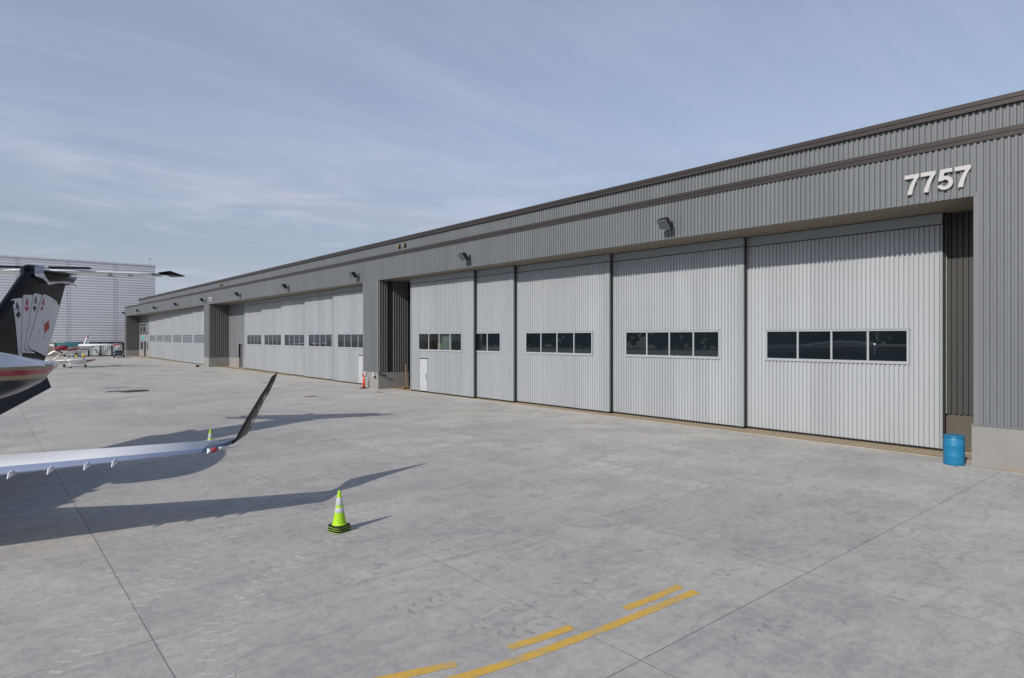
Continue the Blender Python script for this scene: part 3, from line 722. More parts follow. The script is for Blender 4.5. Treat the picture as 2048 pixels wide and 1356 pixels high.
prf=[(-20.5,1.95,.04,.04),(-20.2,1.98,.28,.26),(-19.5,2.08,.58,.52),(-18.6,2.22,.85,.85),(-17.4,2.30,1.08,1.08),(-16.2,2.33,1.15,1.15),(-12,2.33,1.15,1.15),(-8.5,2.33,1.13,1.13),(-7,2.43,1.05,1.04),(-5.5,2.58,.92,.90),(-4.2,2.70,.78,.78),(-3.4,2.76,.68,.70),(-2.33,2.82,.54,.60),(-1.3,2.88,.38,.44),(-.8,2.90,.27,.32),(-.5,2.93,.19,.23),(-.33,2.94,.15,.17),(-.27,2.95,.10,.11)]
mb=MB(); mb.loft([ell(l,z,a,b) for l,z,a,b in prf],M['fuse']); fus=mb.build('fuselage',jet)
for k in range(7):
    y=-17+k*1.15
    for q in (-1,1): mb=MB(); mb.box(q*1.135,y-.14,2.65,q*1.165,y+.14,3.0,M['jetglass'],bev=.003); mb.build('cabin_window',fus)
for q in (-1,1): mb=MB(); mb.poly([(q*.55,-19.05,2.75),(q*.98,-18.1,2.85),(q*.86,-17.7,3.2),(q*.42,-18.25,3.16)],M['jetglass']); mb.build('windscreen',fus)
mb=MB(); mb.lathe([(.10,0),(.13,.02),(.125,.30),(.10,.33),(.09,.30)],M['silver'],20); o=mb.build('exhaust_pipe',jet); o.location=(0,-.30,2.99); o.rotation_euler=(-PI/2+.0,0,0)
# fin
def fin_s(l,z):
    le=-1.75-(6.49-z)*1.057; te=1.0-(6.5-z)*.503
    if z<4.0: le-=(4.0-z)*1.2
    u=min(1,max(0,(l-le)/(te-le))); tm=.15
    s=tm*math.sqrt(max(0,1-((.10-u)/.10)**2)) if u<.10 else tm*(1-max(0,u-.25)/.75)
    return s+.006
def fin_ring(z,n=22):
    le=-1.75-(6.49-z)*1.057; te=1.0-(6.5-z)*.503
    if z<4.0: le-=(4.0-z)*1.2
    us=[(1-math.cos(PI*k/n))/2*1 for k in range(n+1)]
    A=[(fin_s(le+(te-le)*u,z)-.0,le+(te-le)*u,z) for u in us]
    B=[(-p[0],p[1],p[2]) for p in A[1:-1]][::-1]
    return A+B
mb=MB(); mb.loft([fin_ring(z) for z in (2.9,3.3,3.6,4,4.5,5,5.5,6,6.52)],M['finblack']); fin=mb.build('fin',jet)
mb=MB()
mb.loft([[(x*1.0,l,z) for x,l,z in [(sg*(fin_s(l0,z)+.004),l0,z) for l0 in (.0-(6.5-z)*.47,.022-(6.5-z)*.47) for sg in (1,)]] for z in (3.5,4.5,5.5,5.95)],M['black'],closed=False,caps=False); mb.build('rudder_line',fin)
def decal(mb,poly,eps,mat):
    bm=bmesh.new(); vs=[bm.verts.new((0,l,z)) for l,z in poly]; bm.faces.new(vs)
    bmesh.ops.triangulate(bm,faces=bm.faces[:])
    for _ in range(3):
        lg=[e for e in bm.edges if e.calc_length()>.16]
        if not lg: break
        bmesh.ops.subdivide_edges(bm,edges=lg,cuts=1); bmesh.ops.triangulate(bm,faces=bm.faces[:])
    for v in bm.verts: v.co.x=fin_s(v.co.y,v.co.z)+eps
    mb.frombm(bm,mat)
def xf(poly,c,w,h,tilt=0,shx=0): # centred unit polygon -> (l,z)
    out=[]
    for u,v in poly:
        U=u*w;V=v*h; a=math.radians(tilt); out.append((c[0]+U*math.cos(a)-V*math.sin(a)+shx*V,c[1]+U*math.sin(a)+V*math.cos(a)))
    return out
DIA=[(0,.5),(.42,0),(0,-.5),(-.42,0)]
def heart():
    o=[]
    for k in range(24):
        t=2*PI*k/24; o.append((.031*16*math.sin(t)**3,.031*(13*math.cos(t)-5*math.cos(2*t)-2*math.cos(3*t)-math.cos(4*t))+.05))
    return o
def spade():
    h=[(u,-v+.08) for u,v in heart()]
    return h
STEM=[(-.05,-.05),(.05,-.05),(.08,-.38),(.24,-.5),(-.24,-.5),(-.08,-.38)]
def circ(cx,cy,r,n=14): return [(cx+r*math.cos(2*PI*k/n),cy+r*math.sin(2*PI*k/n)) for k in range(n)]
AL=[(-.5,-.5),(-.12,-.5),(-.12,-.4),(-.22,-.4),(-.15,-.2),(.15,-.2),(.22,-.4),(.12,-.4),(.12,-.5),(.5,-.5),(.5,-.4),(.42,-.4),(.09,.5),(-.09,.5),(-.42,-.4),(-.5,-.4)]
def suit(mb,kind,c,w,h,tilt,eps,mat,dec):
    if kind=='d': dec(mb,xf(DIA,c,w,h,tilt),eps,mat)
    elif kind=='h': dec(mb,xf(heart(),c,w,h,tilt),eps,mat)
    elif kind=='s': dec(mb,xf([(u,v*.8+.06) for u,v in spade()],c,w,h,tilt),eps,mat); dec(mb,xf(STEM,c,w,h,tilt),eps+.0015,mat)
    else:
        for q in (circ(0,.24,.22),circ(-.24,-.06,.22),circ(.24,-.06,.22)): dec(mb,xf(q,c,w,h,tilt),eps+q[0][0]*.002+.001,mat)
        dec(mb,xf(STEM,c,w,h,tilt),eps+.003,mat)
cards=[
 ([(-2.87,5.29),(-2.82,5.33),(-2.33,5.40),(-2.25,5.36),(-2.16,3.42),(-2.38,3.42)],'c',(-2.60,5.11),(.25,.27),(-2.53,4.83),(.31,.24),6,'jetblack','playing card, ace of clubs'),
 ([(-2.29,5.46),(-2.24,5.51),(-1.70,5.54),(-1.62,5.50),(-1.36,3.50),(-1.44,3.50),(-2.16,3.53),(-2.25,3.58)],'h',(-2.045,5.285),(.25,.27),(-2.03,5.03),(.29,.21),2,'red','playing card, ace of hearts'),
 ([(-1.66,5.54),(-1.58,5.61),(-1.08,5.59),(-.98,5.52),(-1.15,3.56),(-1.42,3.57),(-1.96,3.62),(-2.05,3.69)],'s',(-1.48,5.38),(.23,.27),(-1.53,5.085),(.25,.20),-6,'jetblack','playing card, ace of spades'),
 ([(-1.07,5.54),(-.95,5.62),(-.62,5.58),(-.43,5.55),(-.39,5.48),(.06,5.41),(.12,5.33),(.335,5.22),(-.60,3.36),(-1.39,3.58),(-1.80,3.70),(-1.86,3.78)],'d',(-.945,5.355),(.23,.27),(-1.03,5.10),(.23,.18),-10,'red','playing card, ace of diamonds'),
]
for i,(pl,k,ca,da,cs,ds,tl,mt,lb) in enumerate(cards):
    e=.004+.007*i; mb=MB()
    cx=sum(p[0] for p in pl)/len(pl); cz=sum(p[1] for p in pl)/len(pl)
    def push(p,d=.016):
        v=Vector((p[0]-cx,p[1]-cz)); v2=v+v.normalized()*d*1.6; zz_=cz+v2.y; return (max(min(cx+v2.x,1.0-(6.5-zz_)*.503-.004),-1.75-(6.49-zz_)*1.057+.07),zz_)
    decal(mb,[push(p) for p in pl],e,M['jetblack']); decal(mb,pl,e+.002,M['card'])
    decal(mb,xf(AL,ca,da[0],da[1],tl),e+.0045,M[mt]); suit(mb,k,cs,ds[0],ds[1],tl,e+.0045,M[mt],decal)
    if i==3:
        decal(mb,[(-.50,4.70),(-.415,4.41),(-.77,4.19),(-.85,4.52)],e+.0045,M['red'])
        for c in ((-.93,4.63),(-1.16,4.26),(-.80,4.07)): decal(mb,xf(DIA,c,.07,.09),e+.0045,M['jetblack'])
        decal(mb,[(-.80,4.16),(-.785,4.16),(-.795,4.02),(-.81,4.02)],e+.0045,M['jetblack'])
    o=mb.build('playing_card',fin); o['label']=lb
# fairing on top of the fin
def fring(l,z0,z1,w,n=20):
    return [(w*math.cos(2*PI*k/n)*1.0,l,(z0+z1)/2+(z1-z0)/2*math.sin(2*PI*k/n)) for k in range(n)]
mb=MB(); mb.loft([fring(-1.95,6.42,6.52,.03),fring(-1.7,6.3,6.60,.15),fring(-1.2,6.12,6.64,.24),fring(-.6,6.05,6.62,.27),fring(.2,6.10,6.56,.26),fring(.9,6.06,6.5,.2),fring(1.25,6.18,6.47,.12),fring(1.65,6.42,6.48,.02)],M['finblack']); fa=mb.build('tail_fairing',jet)
mb=MB()
rim=[(-1.72,6.30),(-1.68,6.2),(-1.25,6.16),(-1.05,6.05),(-.92,5.96),(-.5,6.03),(0,6.10),(.5,6.11),(.98,6.06),(1.05,6.0),(1.02,5.93)]
rim2=[(-1.72,6.52),(-1.5,6.50),(-1.22,6.36),(-1.02,6.17),(-.86,6.06),(-.5,6.11),(0,6.17),(.5,6.19),(1.0,6.14),(1.12,6.08),(1.06,5.97)]
def fs(l,z): return .275+.01-.05*max(0,-l-.6)-.03*max(0,l)
for i in range(len(rim)-1):
    a,b,c,d=rim[i],rim[i+1],rim2[i+1],rim2[i]
    for s in (1,-1): mb.poly([(s*fs(*q),q[0],q[1]) for q in (a,b,c,d)],M['jetwhite'])
mb.poly([(.262,-1.73,6.3),(.262,-1.71,6.58),(.262,-1.18,6.60),(.262,-1.2,6.38),(.262,-1.5,6.30)],M['leading'])
mb.build('fairing_rim',fa)
# tailplane
def airfoil(s,le,te,z,th,n=12,dz=0):
    c=te-le; A=[];B=[]
    for k in range(n+1):
        u=(1-math.cos(PI*k/n))/2; y=5*th*(.2969*math.sqrt(u)-.126*u-.3516*u*u+.2843*u**3-.1036*u**4)*c
        A.append((s,le+c*u,z+y+dz*(1-u))); B.append((s,le+c*u,z-y*.8+dz*(1-u)))
    return A+B[1:-1][::-1]
for sg in (1,-1):
    mb=MB(); R=[(.1,-1.25,.95,6.47),(1,-.97,.98,6.472),(2,-.66,1.0,6.476),(3,-.34,1.03,6.48),(3.45,-.2,1.05,6.48)]
    mb.loft([airfoil(sg*s,a,b,z,.085) for s,a,b,z in R],M['jetwhite']); st=mb.build('tailplane',jet)
    mb=MB(); mb.loft([airfoil(sg*3.452,-.22,.4,6.48,.10),airfoil(sg*3.9,-.02,.45,6.48,.10),airfoil(sg*3.98,.1,.42,6.48,.08)],M['jetblack'])
    mb.loft([[(sg*3.62,-.1,6.545),(sg*4.0,.1,6.64),(sg*4.42,.55,6.48),(sg*3.9,.6,6.46)],[(sg*3.64,-.1,6.52),(sg*4.0,.12,6.60),(sg*4.36,.55,6.455),(sg*3.9,.6,6.43)]],M['jetblack'],sm=False)
    mb.build('tip_cap',st)
    mb=MB(); mb.box(sg*.25,-1.0,6.555,sg*1.62,-.72,6.625,M['navy'],bev=.03); mb.build('elevator_tab',st)
    for q in (2.05,2.75):
        mb=MB(); mb.box(sg*q,-.55,6.36,sg*(q+.12),-.3,6.39,M['dark'],bev=.008); mb.build('hinge_fairing',st)
# ventral strakes
for sg in (1,-1):
    mb=MB(); mb.loft([[(sg*.10,-6.4,1.50),(sg*.14,-6.4,1.50),(sg*.20,-6.4,.98),(sg*.18,-6.4,.98)],
        [(sg*.10,-3.4,2.2),(sg*.14,-3.4,2.2),(sg*.22,-3.4,1.62),(sg*.20,-3.4,1.62)],[(sg*.08,-.72,2.62),(sg*.12,-.72,2.62),(sg*.20,-.60,2.22),(sg*.18,-.60,2.22)]],M['navy'],sm=False); mb.build('ventral_strake',jet)
# wings
def wing(sg):
    W=[(0,-15.3,-11.0,1.32,.13),(1.15,-15.0,-11.15,1.40,.13),(2.5,-14.46,-11.3,1.47,.125),(4.6,-13.65,-11.42,1.57,.12),(6.7,-12.83,-11.22,1.63,.115),(8.75,-12.02,-10.92,1.69,.10)]
    N=14
    def mf(i,j): # leading quarter polished
        u=j if j<=N else 2*N-j
        return M['leading'] if j<=2 or j>=2*N-4 else M['wingwhite']
    mb=MB(); mb.loft([airfoil(sg*s,a,b,z+.03,t,N,-.075) for s,a,b,z,t in W],M['jetwhite'],matf=mf); w=mb.build('wing',jet)
    # dark curved tip
    mb=MB(); T=[(8.752,-12.02,-10.92,1.69,.10),(8.85,-11.95,-10.86,1.69,.10),(8.98,-11.78,-10.66,1.69,.10),(9.07,-11.5,-10.48,1.69,.10),(9.13,-11.2,-10.3,1.68,.09)]
    mb.loft([airfoil(sg*s,a,b,z+.03*q_,t,N,-.075*q_) for (s,a,b,z,t),q_ in zip(T,(1,1,.8,.5,.1))],M['navytop']); tp=mb.build('wing_tip',w)
    def lens(nm,pts,mat):
        mb=MB(); mb.loft([[(sg*(x-.02),l-.01,1.595+.02*(x-8.85)),(sg*(x-.03),l+.05,1.70),(sg*(x+.035),l+.0,1.655)] for x,l in pts],mat,sm=True); mb.build(nm,tp)
    lens('landing_light',[(8.86,-11.99),(8.90,-11.93)],M['lamp']); lens('navigation_light',[(8.915,-11.91),(8.955,-11.84),(8.985,-11.78)],M['navred']); lens('strobe_light',[(9.0,-11.74),(9.05,-11.58),(9.075,-11.45)],M['lamp'])
    # vortilons under the leading edge
    for s in (5.80,6.35,6.88,7.30):
        le=-13.65+(s-4.6)*.396; z=1.57+(s-4.6)*.029
        mb=MB(); o=[(le-.15,z-.13),(le-.11,z-.03),(le+.02,z+.0),(le+.45,z-.07),(le+.02,z-.10)]
        mb.prism(o,-.009,.009,lambda u,v,h:(sg*(s+h),u,v),M['jetwhite']); mb.build('vortilon',w)
    # row of little fasteners on the rear of the wing
    for k in range(9):
        q=4.8+k*.45; te=-11.42+(q-4.6)*.12-.12; mb=MB(); mb.box(sg*q,te-.05,1.575+(q-4.6)*.029,sg*(q+.03),te,1.605+(q-4.6)*.029,M['grey']); mb.build('vortex_tab',w)
    # winglet
    LE=[(9.13,-11.2,1.68),(9.15,-10.9,1.73),(9.25,-10.72,1.98),(9.31,-10.42,2.19),(9.38,-10.12,2.40),(9.47,-9.88,2.63),(9.57,-9.64,2.85),(9.65,-9.42,3.08),(9.735,-9.21,3.15)]
    TE=[(9.13,-10.3,1.68),(9.17,-9.95,1.69),(9.20,-9.62,1.79),(9.25,-9.55,1.96),(9.36,-9.47,2.22),(9.45,-9.40,2.44),(9.56,-9.32,2.65),(9.68,-9.22,2.96),(9.74,-9.17,3.14)]
    rings=[]
    for i,(a,b) in enumerate(zip(LE,TE)):
        a=Vector(a);b=Vector(b); c=b-a; up=(Vector(LE[min(i+1,8)])-Vector(LE[max(i-1,0)])); nn=c.cross(up).normalized()
        if nn.x>0: nn=-nn
        if i==0: nn=Vector((0,0,1))
        A=[];B=[]
        for k in range(N+1):
            u=(1-math.cos(PI*k/N))/2; y=5*.085*(.2969*math.sqrt(u)-.126*u-.3516*u*u+.2843*u**3-.1036*u**4)*c.length
            p=a+c*u; A.append(p+nn*y); B.append(p-nn*y)
        rings.append([(sg*p.x,p.y,p.z) for p in A+B[1:-1][::-1]])
    mb=MB(); mb.loft(rings,M['wingletblack']); wl=mb.build('winglet',jet)
    # suits on the inner face
    def wdec(mb,poly,eps,mat):
        pts=[]
        for u,v in poly:   # u chordwise fraction, v station along the winglet
            i=max(0,min(7,int(v))); t=v-i; a=Vector(LE[i]).lerp(Vector(LE[i+1]),t); b=Vector(TE[i]).lerp(Vector(TE[i+1]),t)
            p=a.lerp(b,u); c=(b-a); nn=c.cross(Vector(LE[i+1])-Vector(LE[max(i-1,0)])).normalized(); nn=-nn if nn.x<0 else nn
            y=5*.085*(.2969*math.sqrt(u)-.126*u-.3516*u*u+.2843*u**3-.1036*u**4)*c.length
            q=p+nn*(y+eps+.010); pts.append((sg*q.x,q.y,q.z))
        mb.poly(pts,mat)
    for k,cz,hh,mt in (('s',2.75,.9,'pale'),('h',4.0,.75,'dimred'),('c',5.15,.85,'pale'),('d',6.35,.75,'dimred')):
        mb=MB(); suit(mb,k,(.52,cz),.44,hh,0,.0,M[mt],wdec); mb.build('suit_emblem',wl)
wing(1); wing(-1)
# nacelles and gear
NAC=((-9.9,.52,3.04),(-9.82,.60,3.04),(-9.5,.68,3.04),(-8.8,.72,3.04),(-8.0,.70,3.04),(-7.1,.645,3.035),(-6.4,.56,3.03),(-5.8,.455,3.03),(-5.35,.365,3.02),(-5.1,.315,3.015),(-5.0,.285,3.01))
def nring(l,r,z,sg,n=40): return [(sg*2.03+p[0],p[1],p[2]) for p in ell(l,z,r,r,n)]
for sg in (1,-1):
    mb=MB(); mb.loft([nring(l,r,z,sg) for l,r,z in NAC],M['fuse']); nc=mb.build('engine_nacelle',jet)
    mb=MB(); mb.loft([nring(l,r,3.04,sg) for l,r in ((-9.8,.615),(-9.95,.57),(-9.98,.53),(-9.92,.47),(-9.6,.45))],M['silver'],caps=False); mb.build('intake_lip',nc)
    mb=MB(); mb.box(sg*.9,-9.0,2.90,sg*1.45,-6.6,3.08,M['jetwhite'],bev=.05); mb.build('pylon',nc)
    mb=MB(); mb.loft([nring(l,r,3.01,sg) for l,r in ((-5.02,.24),(-4.9,.22),(-4.9,.18),(-5.05,.17))],M['silver']); mb.build('exhaust_nozzle',nc)
    mb=MB(); mb.tube([(sg*(2.03+(r+.004)*.50),l,z-(r+.004)*.866) for l,r,z in NAC[3:10]],[.014]*7,M['silver'],8); mb.build('bright_line',nc)  # thin silver line along the lower edge of the nacelle
    mb=MB(); pth=[]
    for l,a in ((-7.6,62),(-7.0,52),(-6.6,38),(-6.1,36),(-5.75,44)):
        for q in range(len(NAC)-1):
            if NAC[q][0]<=l<=NAC[q+1][0]: break
        tt=(l-NAC[q][0])/(NAC[q+1][0]-NAC[q][0]); rr_=NAC[q][1]*(1-tt)+NAC[q+1][1]*tt
        pth.append((sg*(2.03+(rr_-.001)*math.cos(math.radians(a))),l,3.035+(rr_-.001)*math.sin(math.radians(a))))
    mb.tube(pth,.004,M['grey'],5); mb.build('panel_line',nc)
    mb=MB(); mb.tube([(sg*1.6,-12.3,1.4),(sg*1.6,-12.3,.4)],.06,M['silver']); g=mb.build('landing_gear',jet)
    for d in (-.17,.17):
        mb=MB(); mb.tube([(sg*1.6+d-.09,-12.3,.38),(sg*1.6+d+.09,-12.3,.38)],.38,M['tire'],24); mb.build('wheel',g)
mb=MB(); mb.tube([(0,-18.4,1.6),(0,-18.5,.3)],.05,M['silver']); g=mb.build('landing_gear',jet)
for d in (-.13,.13):
    mb=MB(); mb.tube([(d-.06,-18.5,.26),(d+.06,-18.5,.26)],.26,M['tire'],20); mb.build('wheel',g)
# ------------------------------------------------------------------ seaplane
sp=empty('seaplane',(9.5,102.3,0),-math.radians(34.5)); tag(sp,'white and red high wing seaplane on amphibious floats with a teal cover','seaplane')
mb=MB()
F=[(-3.0,2.40,.20,.22),(-2.8,2.42,.42,.40),(-1.6,2.45,.55,.52),(-.9,2.55,.58,.62),(-.2,2.62,.58,.66),(.9,2.58,.52,.60),(2.2,2.5,.34,.42),(3.6,2.45,.18,.25),(4.6,2.42,.06,.15)]
def spf(i,j):
    a=2*PI*(j+.5)/32; s=math.sin(a); 
    if i<2: return M['spred'] if s>-.1 else M['spwhite']
    return M['spred'] if -.42<s<.02 else M['spwhite']
mb.loft([ell(l,z,a,b,32,2.4) for l,z,a,b in F],M['spwhite'],matf=spf); fu=mb.build('fuselage',sp)
mb=MB()
for s in (1,-1):
    mb.poly([(s*.50,-1.35,2.75),(s*.60,-.6,2.72),(s*.57,-.6,3.02),(s*.45,-1.0,3.02)],M['jetglass']); mb.poly([(s*.605,-.5,2.72),(s*.605,.25,2.72),(s*.57,.25,3.02),(s*.58,-.5,3.02)],M['jetglass']); mb.poly([(s*.60,.35,2.74),(s*.55,1.0,2.78),(s*.50,.8,3.0),(s*.56,.35,3.02)],M['jetglass'])
mb.poly([(-.47,-1.42,2.76),(.47,-1.42,2.76),(.43,-.98,3.06),(-.43,-.98,3.06)],M['jetglass']); mb.build('cabin_windows',fu)
for sg in (1,-1):
    mb=MB(); mb.loft([airfoil(sg*s,a,b,z,.17,12,-.10) for s,a,b,z in ((0,-1.0,.65,3.02),(3,-1.0,.65,3.06),(5.7,-.8,.45,3.10))],M['spwhite']); w=mb.build('wing',sp)
    mb=MB(); mb.loft([airfoil(sg*5.702,-.8,.45,3.10,.17,12,-.10),airfoil(sg*6.15,-.6,.35,3.11,.14,12,-.08),airfoil(sg*6.4,-.3,.3,3.10,.12)],M['spred']); mb.build('wing_tip',w)
    mb=MB(); mb.tube([(sg*.55,-.3,2.05),(sg*2.7,-.35,3.10)],.06,M['spwhite'],8); mb.build('wing_strut',sp)
    mb=MB(); mb.loft([airfoil(sg*s,a,b,z,.10) for s,a,b,z in ((.05,3.6,4.7,2.45),(1.9,3.9,4.65,2.47))],M['spwhite']); mb.build('tailplane',sp)
    # float
    X=sg*1.35; mb=MB(); R=[]
    for l,w,zt,zb in ((-3.1,.05,1.0,.92),(-2.7,.26,1.12,.72),(-1.8,.36,1.10,.50),(-.5,.38,1.05,.42),(.4,.37,1.02,.40),(.45,.37,1.02,.50),(1.8,.30,1.0,.62),(3.2,.14,.98,.82),(3.5,.05,.98,.92)):
        R.append([(X-w,l,zt-.08),(X-w*.6,l,zt),(X+w*.6,l,zt),(X+w,l,zt-.08),(X+w,l,(zt+zb)/2),(X,l,zb),(X-w,l,(zt+zb)/2)])
    mb.loft(R,M['spwhite'],sm=False,matf=lambda i,j:M['spred'] if (j in (0,1,2,3,6) and i>3 and j!=1) else M['spwhite']); fl_=mb.build('float',sp)
    for l in (-2.5,.9):
        mb=MB(); r_=.12 if l<0 else .2; mb.tube([(X-.06,l,r_),(X+.06,l,r_)],r_,M['tire'],16); mb.tube([(X,l,r_),(X,l-.1,.8)],.06,M['spwhite'],8); mb.build('wheel',fl_)
    mb=MB()
    for l0,l1 in ((-1.5,-1.3),(.9,.7)): mb.tube([(X,l0,1.05),(sg*.45,l1,2.0)],.045,M['spwhite'],8)
    mb.tube([(X,.9,1.05),(sg*.45,-1.3,2.0)],.03,M['spwhite'],6); mb.build('float_strut',sp)
mb=MB(); 
for l in (-1.5,.9): mb.tube([(-1.35,l,1.0),(1.35,l,1.0)],.05,M['spwhite'],8)
mb.build('spreader_bar',sp)
mb=MB(); mb.prism([(2.6,2.7),(3.7,4.0),(4.05,4.0),(4.65,2.5),(3.5,2.45)],-.05,.05,lambda u,v,h:(h,u,v),M['spwhite']); f=mb.build('fin',sp)
mb=MB(); mb.prism([(3.69,4.0),(3.78,4.32),(4.12,4.34),(4.08,4.0)],-.055,.055,lambda u,v,h:(h,u,v),M['spred']); mb.build('fin_cap',f)
mb=MB(); mb.loft([ell(l,2.42,r,r,16) for l,r in ((-3.45,.02),(-3.35,.12),(-3.15,.19),(-3.02,.2))],M['spred']); pr_=mb.build('propeller',sp)
for a in (92,212,332):
    c,s=math.cos(math.radians(a)),math.sin(math.radians(a)); mb=MB()
    def q(r,w,d): return (r*c-w*s,-3.2+d,2.42+r*s+w*c)
    mb.loft([[q(.15,-.05,0),q(.15,.05,-.03),q(.15,.05,0),q(.15,-.05,.03)],[q(.6,-.10,0),q(.6,.10,-.04),q(.6,.10,-.02),q(.6,-.10,.02)],[q(1.02,-.09,0),q(1.02,.08,-.02),q(1.02,.08,-.01),q(1.02,-.09,.01)]],M['black'] if a!=212 else M['spwhite'],sm=False)
    mb.loft([[q(1.022,-.09,0),q(1.022,.08,-.02),q(1.022,.08,-.01),q(1.022,-.09,.01)],[q(1.14,-.05,0),q(1.14,.05,-.02),q(1.14,.05,-.01),q(1.14,-.05,.01)]],M['spwhite'],sm=False)
    mb.build('blade',pr_)
mb=MB(); mb.loft([[(-.66,-1.75,2.7),(-.45,-1.75,2.98),(.45,-1.75,2.98),(.66,-1.75,2.7)],[(-1.6,-1.05,3.0),(-1.0,-1.08,3.26),(1.0,-1.08,3.26),(1.4,-1.05,3.0)],[(-1.6,-.1,3.30),(-.9,-.1,3.36),(.9,-.1,3.36),(1.4,-.1,3.30)]],M['tarp'],closed=False,caps=False,sm=True); mb.build('cover',sp)
# ------------------------------------------------------------------ car
car=empty('parked_car',(21.6,147.2,0),-math.radians(10)); tag(car,'dark navy sedan parked by the far end of the hangar, seen from the front','car')
mb=MB(); R=[]
for l,w,zb,zt in ((-2.3,.75,.35,.62),(-2.2,.86,.28,.74),(-1.6,.92,.25,.86),(-.9,.93,.25,.95),(1.3,.93,.25,.98),(2.1,.90,.28,.98),(2.3,.8,.4,.85)):
    R.append([(-w*.92,l,zb),(-w,l,zb+.15),(-w,l,zt-.12),(-w*.88,l,zt),(w*.88,l,zt),(w,l,zt-.12),(w,l,zb+.15),(w*.92,l,zb)])
mb.loft(R,M['carpaint']); bd=mb.build('body',car)
mb=MB(); mb.loft([[(-.80,-.95,.94),(.80,-.95,.94),(.78,1.6,.97),(-.78,1.6,.97)],[(-.62,-.25,1.38),(.62,-.25,1.38),(.60,1.0,1.38),(-.60,1.0,1.38)]],M['jetglass'],sm=False); cb=mb.build('cabin',car)
mb=MB(); mb.box(-.62,-.25,1.382,.62,1.0,1.42,M['carpaint'],bev=.02); mb.build('roof',cb)
for s in (1,-1):
    mb=MB(); mb.box(s*.5,-2.27,.56,s*.82,-2.17,.70,M['lamp'],bev=.02); mb.build('headlight',car)
    mb=MB(); mb.box(s*.9,-.8,.95,s*1.08,-.65,1.08,M['carpaint'],bev=.02); mb.build('wing_mirror',car)
    for l in (-1.45,1.4):
        mb=MB(); mb.tube([(s*.72,l,.32),(s*.94,l,.32)],.32,M['tire'],20); wl=mb.build('wheel',car)
        mb=MB(); mb.tube([(s*.93,l,.32),(s*.95,l,.32)],.19,M['grey'],14); mb.build('rim',wl)
mb=MB(); mb.box(-.45,-2.32,.42,.45,-2.26,.58,M['dark']); mb.build('grille',car)
mb=MB(); mb.box(-.16,-2.34,.38,.16,-2.33,.46,M['whiteframe']); mb.build('number_plate',car)
# ------------------------------------------------------------------ bollards
for i,(x,y,h,lb) in enumerate(((14.9,150.6,.5,'shorter left yellow bollard behind the seaplane'),(15.95,149.7,.8,'taller right yellow bollard behind the seaplane'))):
    r=empty('bollard',(x,y,0)); tag(r,lb,'bollard','yellow bollards behind the seaplane')
    mb=MB(); mb.lathe([(.17,0),(.17,h-.06),(.13,h),(.05,h+.03)],M['yellowpost'],16); mb.build('post',r)
    mb=MB(); mb.lathe([(.25,0),(.25,.04),(.175,.05)],M['base'],16); mb.build('footing',r)
# ------------------------------------------------------------------ gate
gt=empty('sliding_gate',(20,156.6,0)); tag(gt,'pale ribbed sheet gate with dark frame and diagonal braces between seaplane and hangar','gate')
def gp(mb,n): 
    o=mb.build(n,gt); o.matrix_parent_inverse=Matrix.Translation((-20,-156.6,0)); return o
gx0,gx1=13.4,23.75; nb=5; bw=(gx1-gx0)/nb
mb=MB(); sheet(mb,gx0,gx1,.22,2.78,FY(156.6),M['gatesheet'],p=.34,d=.06); gp(mb,'sheet_panel')
mb=MB(); mb.box(gx0,156.42,2.78,gx1,156.62,3.05,M['dark']); mb.box(gx0,156.42,.02,gx1,156.62,.22,M['dark'])
for k in range(nb+1): x=gx0+bw*k; mb.box(x-.14,156.44,.22,x+.14,156.60,2.78,M['dark'])
gp(mb,'gate_frame')
for k in range(nb):
    a=gx0+bw*k+.14; b=gx0+bw*(k+1)-.14; z=(2.75,.25) if k%2==0 and k<3 else (.25,2.75)
    if k==2: z=(2.75,.25)
    mb=MB(); mb.tube([(a,156.47,z[0]),(b,156.47,z[1])],.055,M['flash'],6); gp(mb,'brace')
# ------------------------------------------------------------------ big ribbed building
bb=empty('large_hangar',(-20,163,0)); tag(bb,'tall grey hangar with horizontal ribbed cladding behind the jet tail','building')
def bp(mb,n):
    o=mb.build(n,bb); o.matrix_parent_inverse=Matrix.Translation((20,-163,0)); return o
mb=MB(); sheet(mb,-75,31,2.95,20.25,FY(163),M['bigrib'],horiz=True,p=.56,d=.042,fr=(.30,.14,.42,.14)); sheet(mb,163,220,2.95,20.25,lambda u,z,w:(31+w,u,z),M['bigrib'],horiz=True,p=.56,d=.042,fr=(.30,.14,.42,.14)); bp(mb,'cladding')
mb=MB(); mb.box(-74.9,163.15,0,30.9,219.9,20.2,M['bigrib']); mb.box(-75,162.86,20.25,31.14,220,20.55,M['bigrib']); bp(mb,'roof')
mb=MB(); mb.box(-75,162.95,0,31,163.14,2.95,M['tan']); bp(mb,'block_base')
mb=MB()
for x in (6,14.5,23): mb.box(x-.03,162.86,2.95,x+.03,162.885,20.25,M['flash'])
bp(mb,'panel_joint')
mb=MB(); mb.tube([(30,164,20.55),(30,164,21.75)],.05,M['grey'],6); mb.tube([(29.6,164,22.1),(30,164,21.6),(30.4,164,22.1)],.04,M['grey'],6); mb.tube([(29.55,164,22.1),(30.45,164,22.1)],.04,M['grey'],6); bp(mb,'antenna')
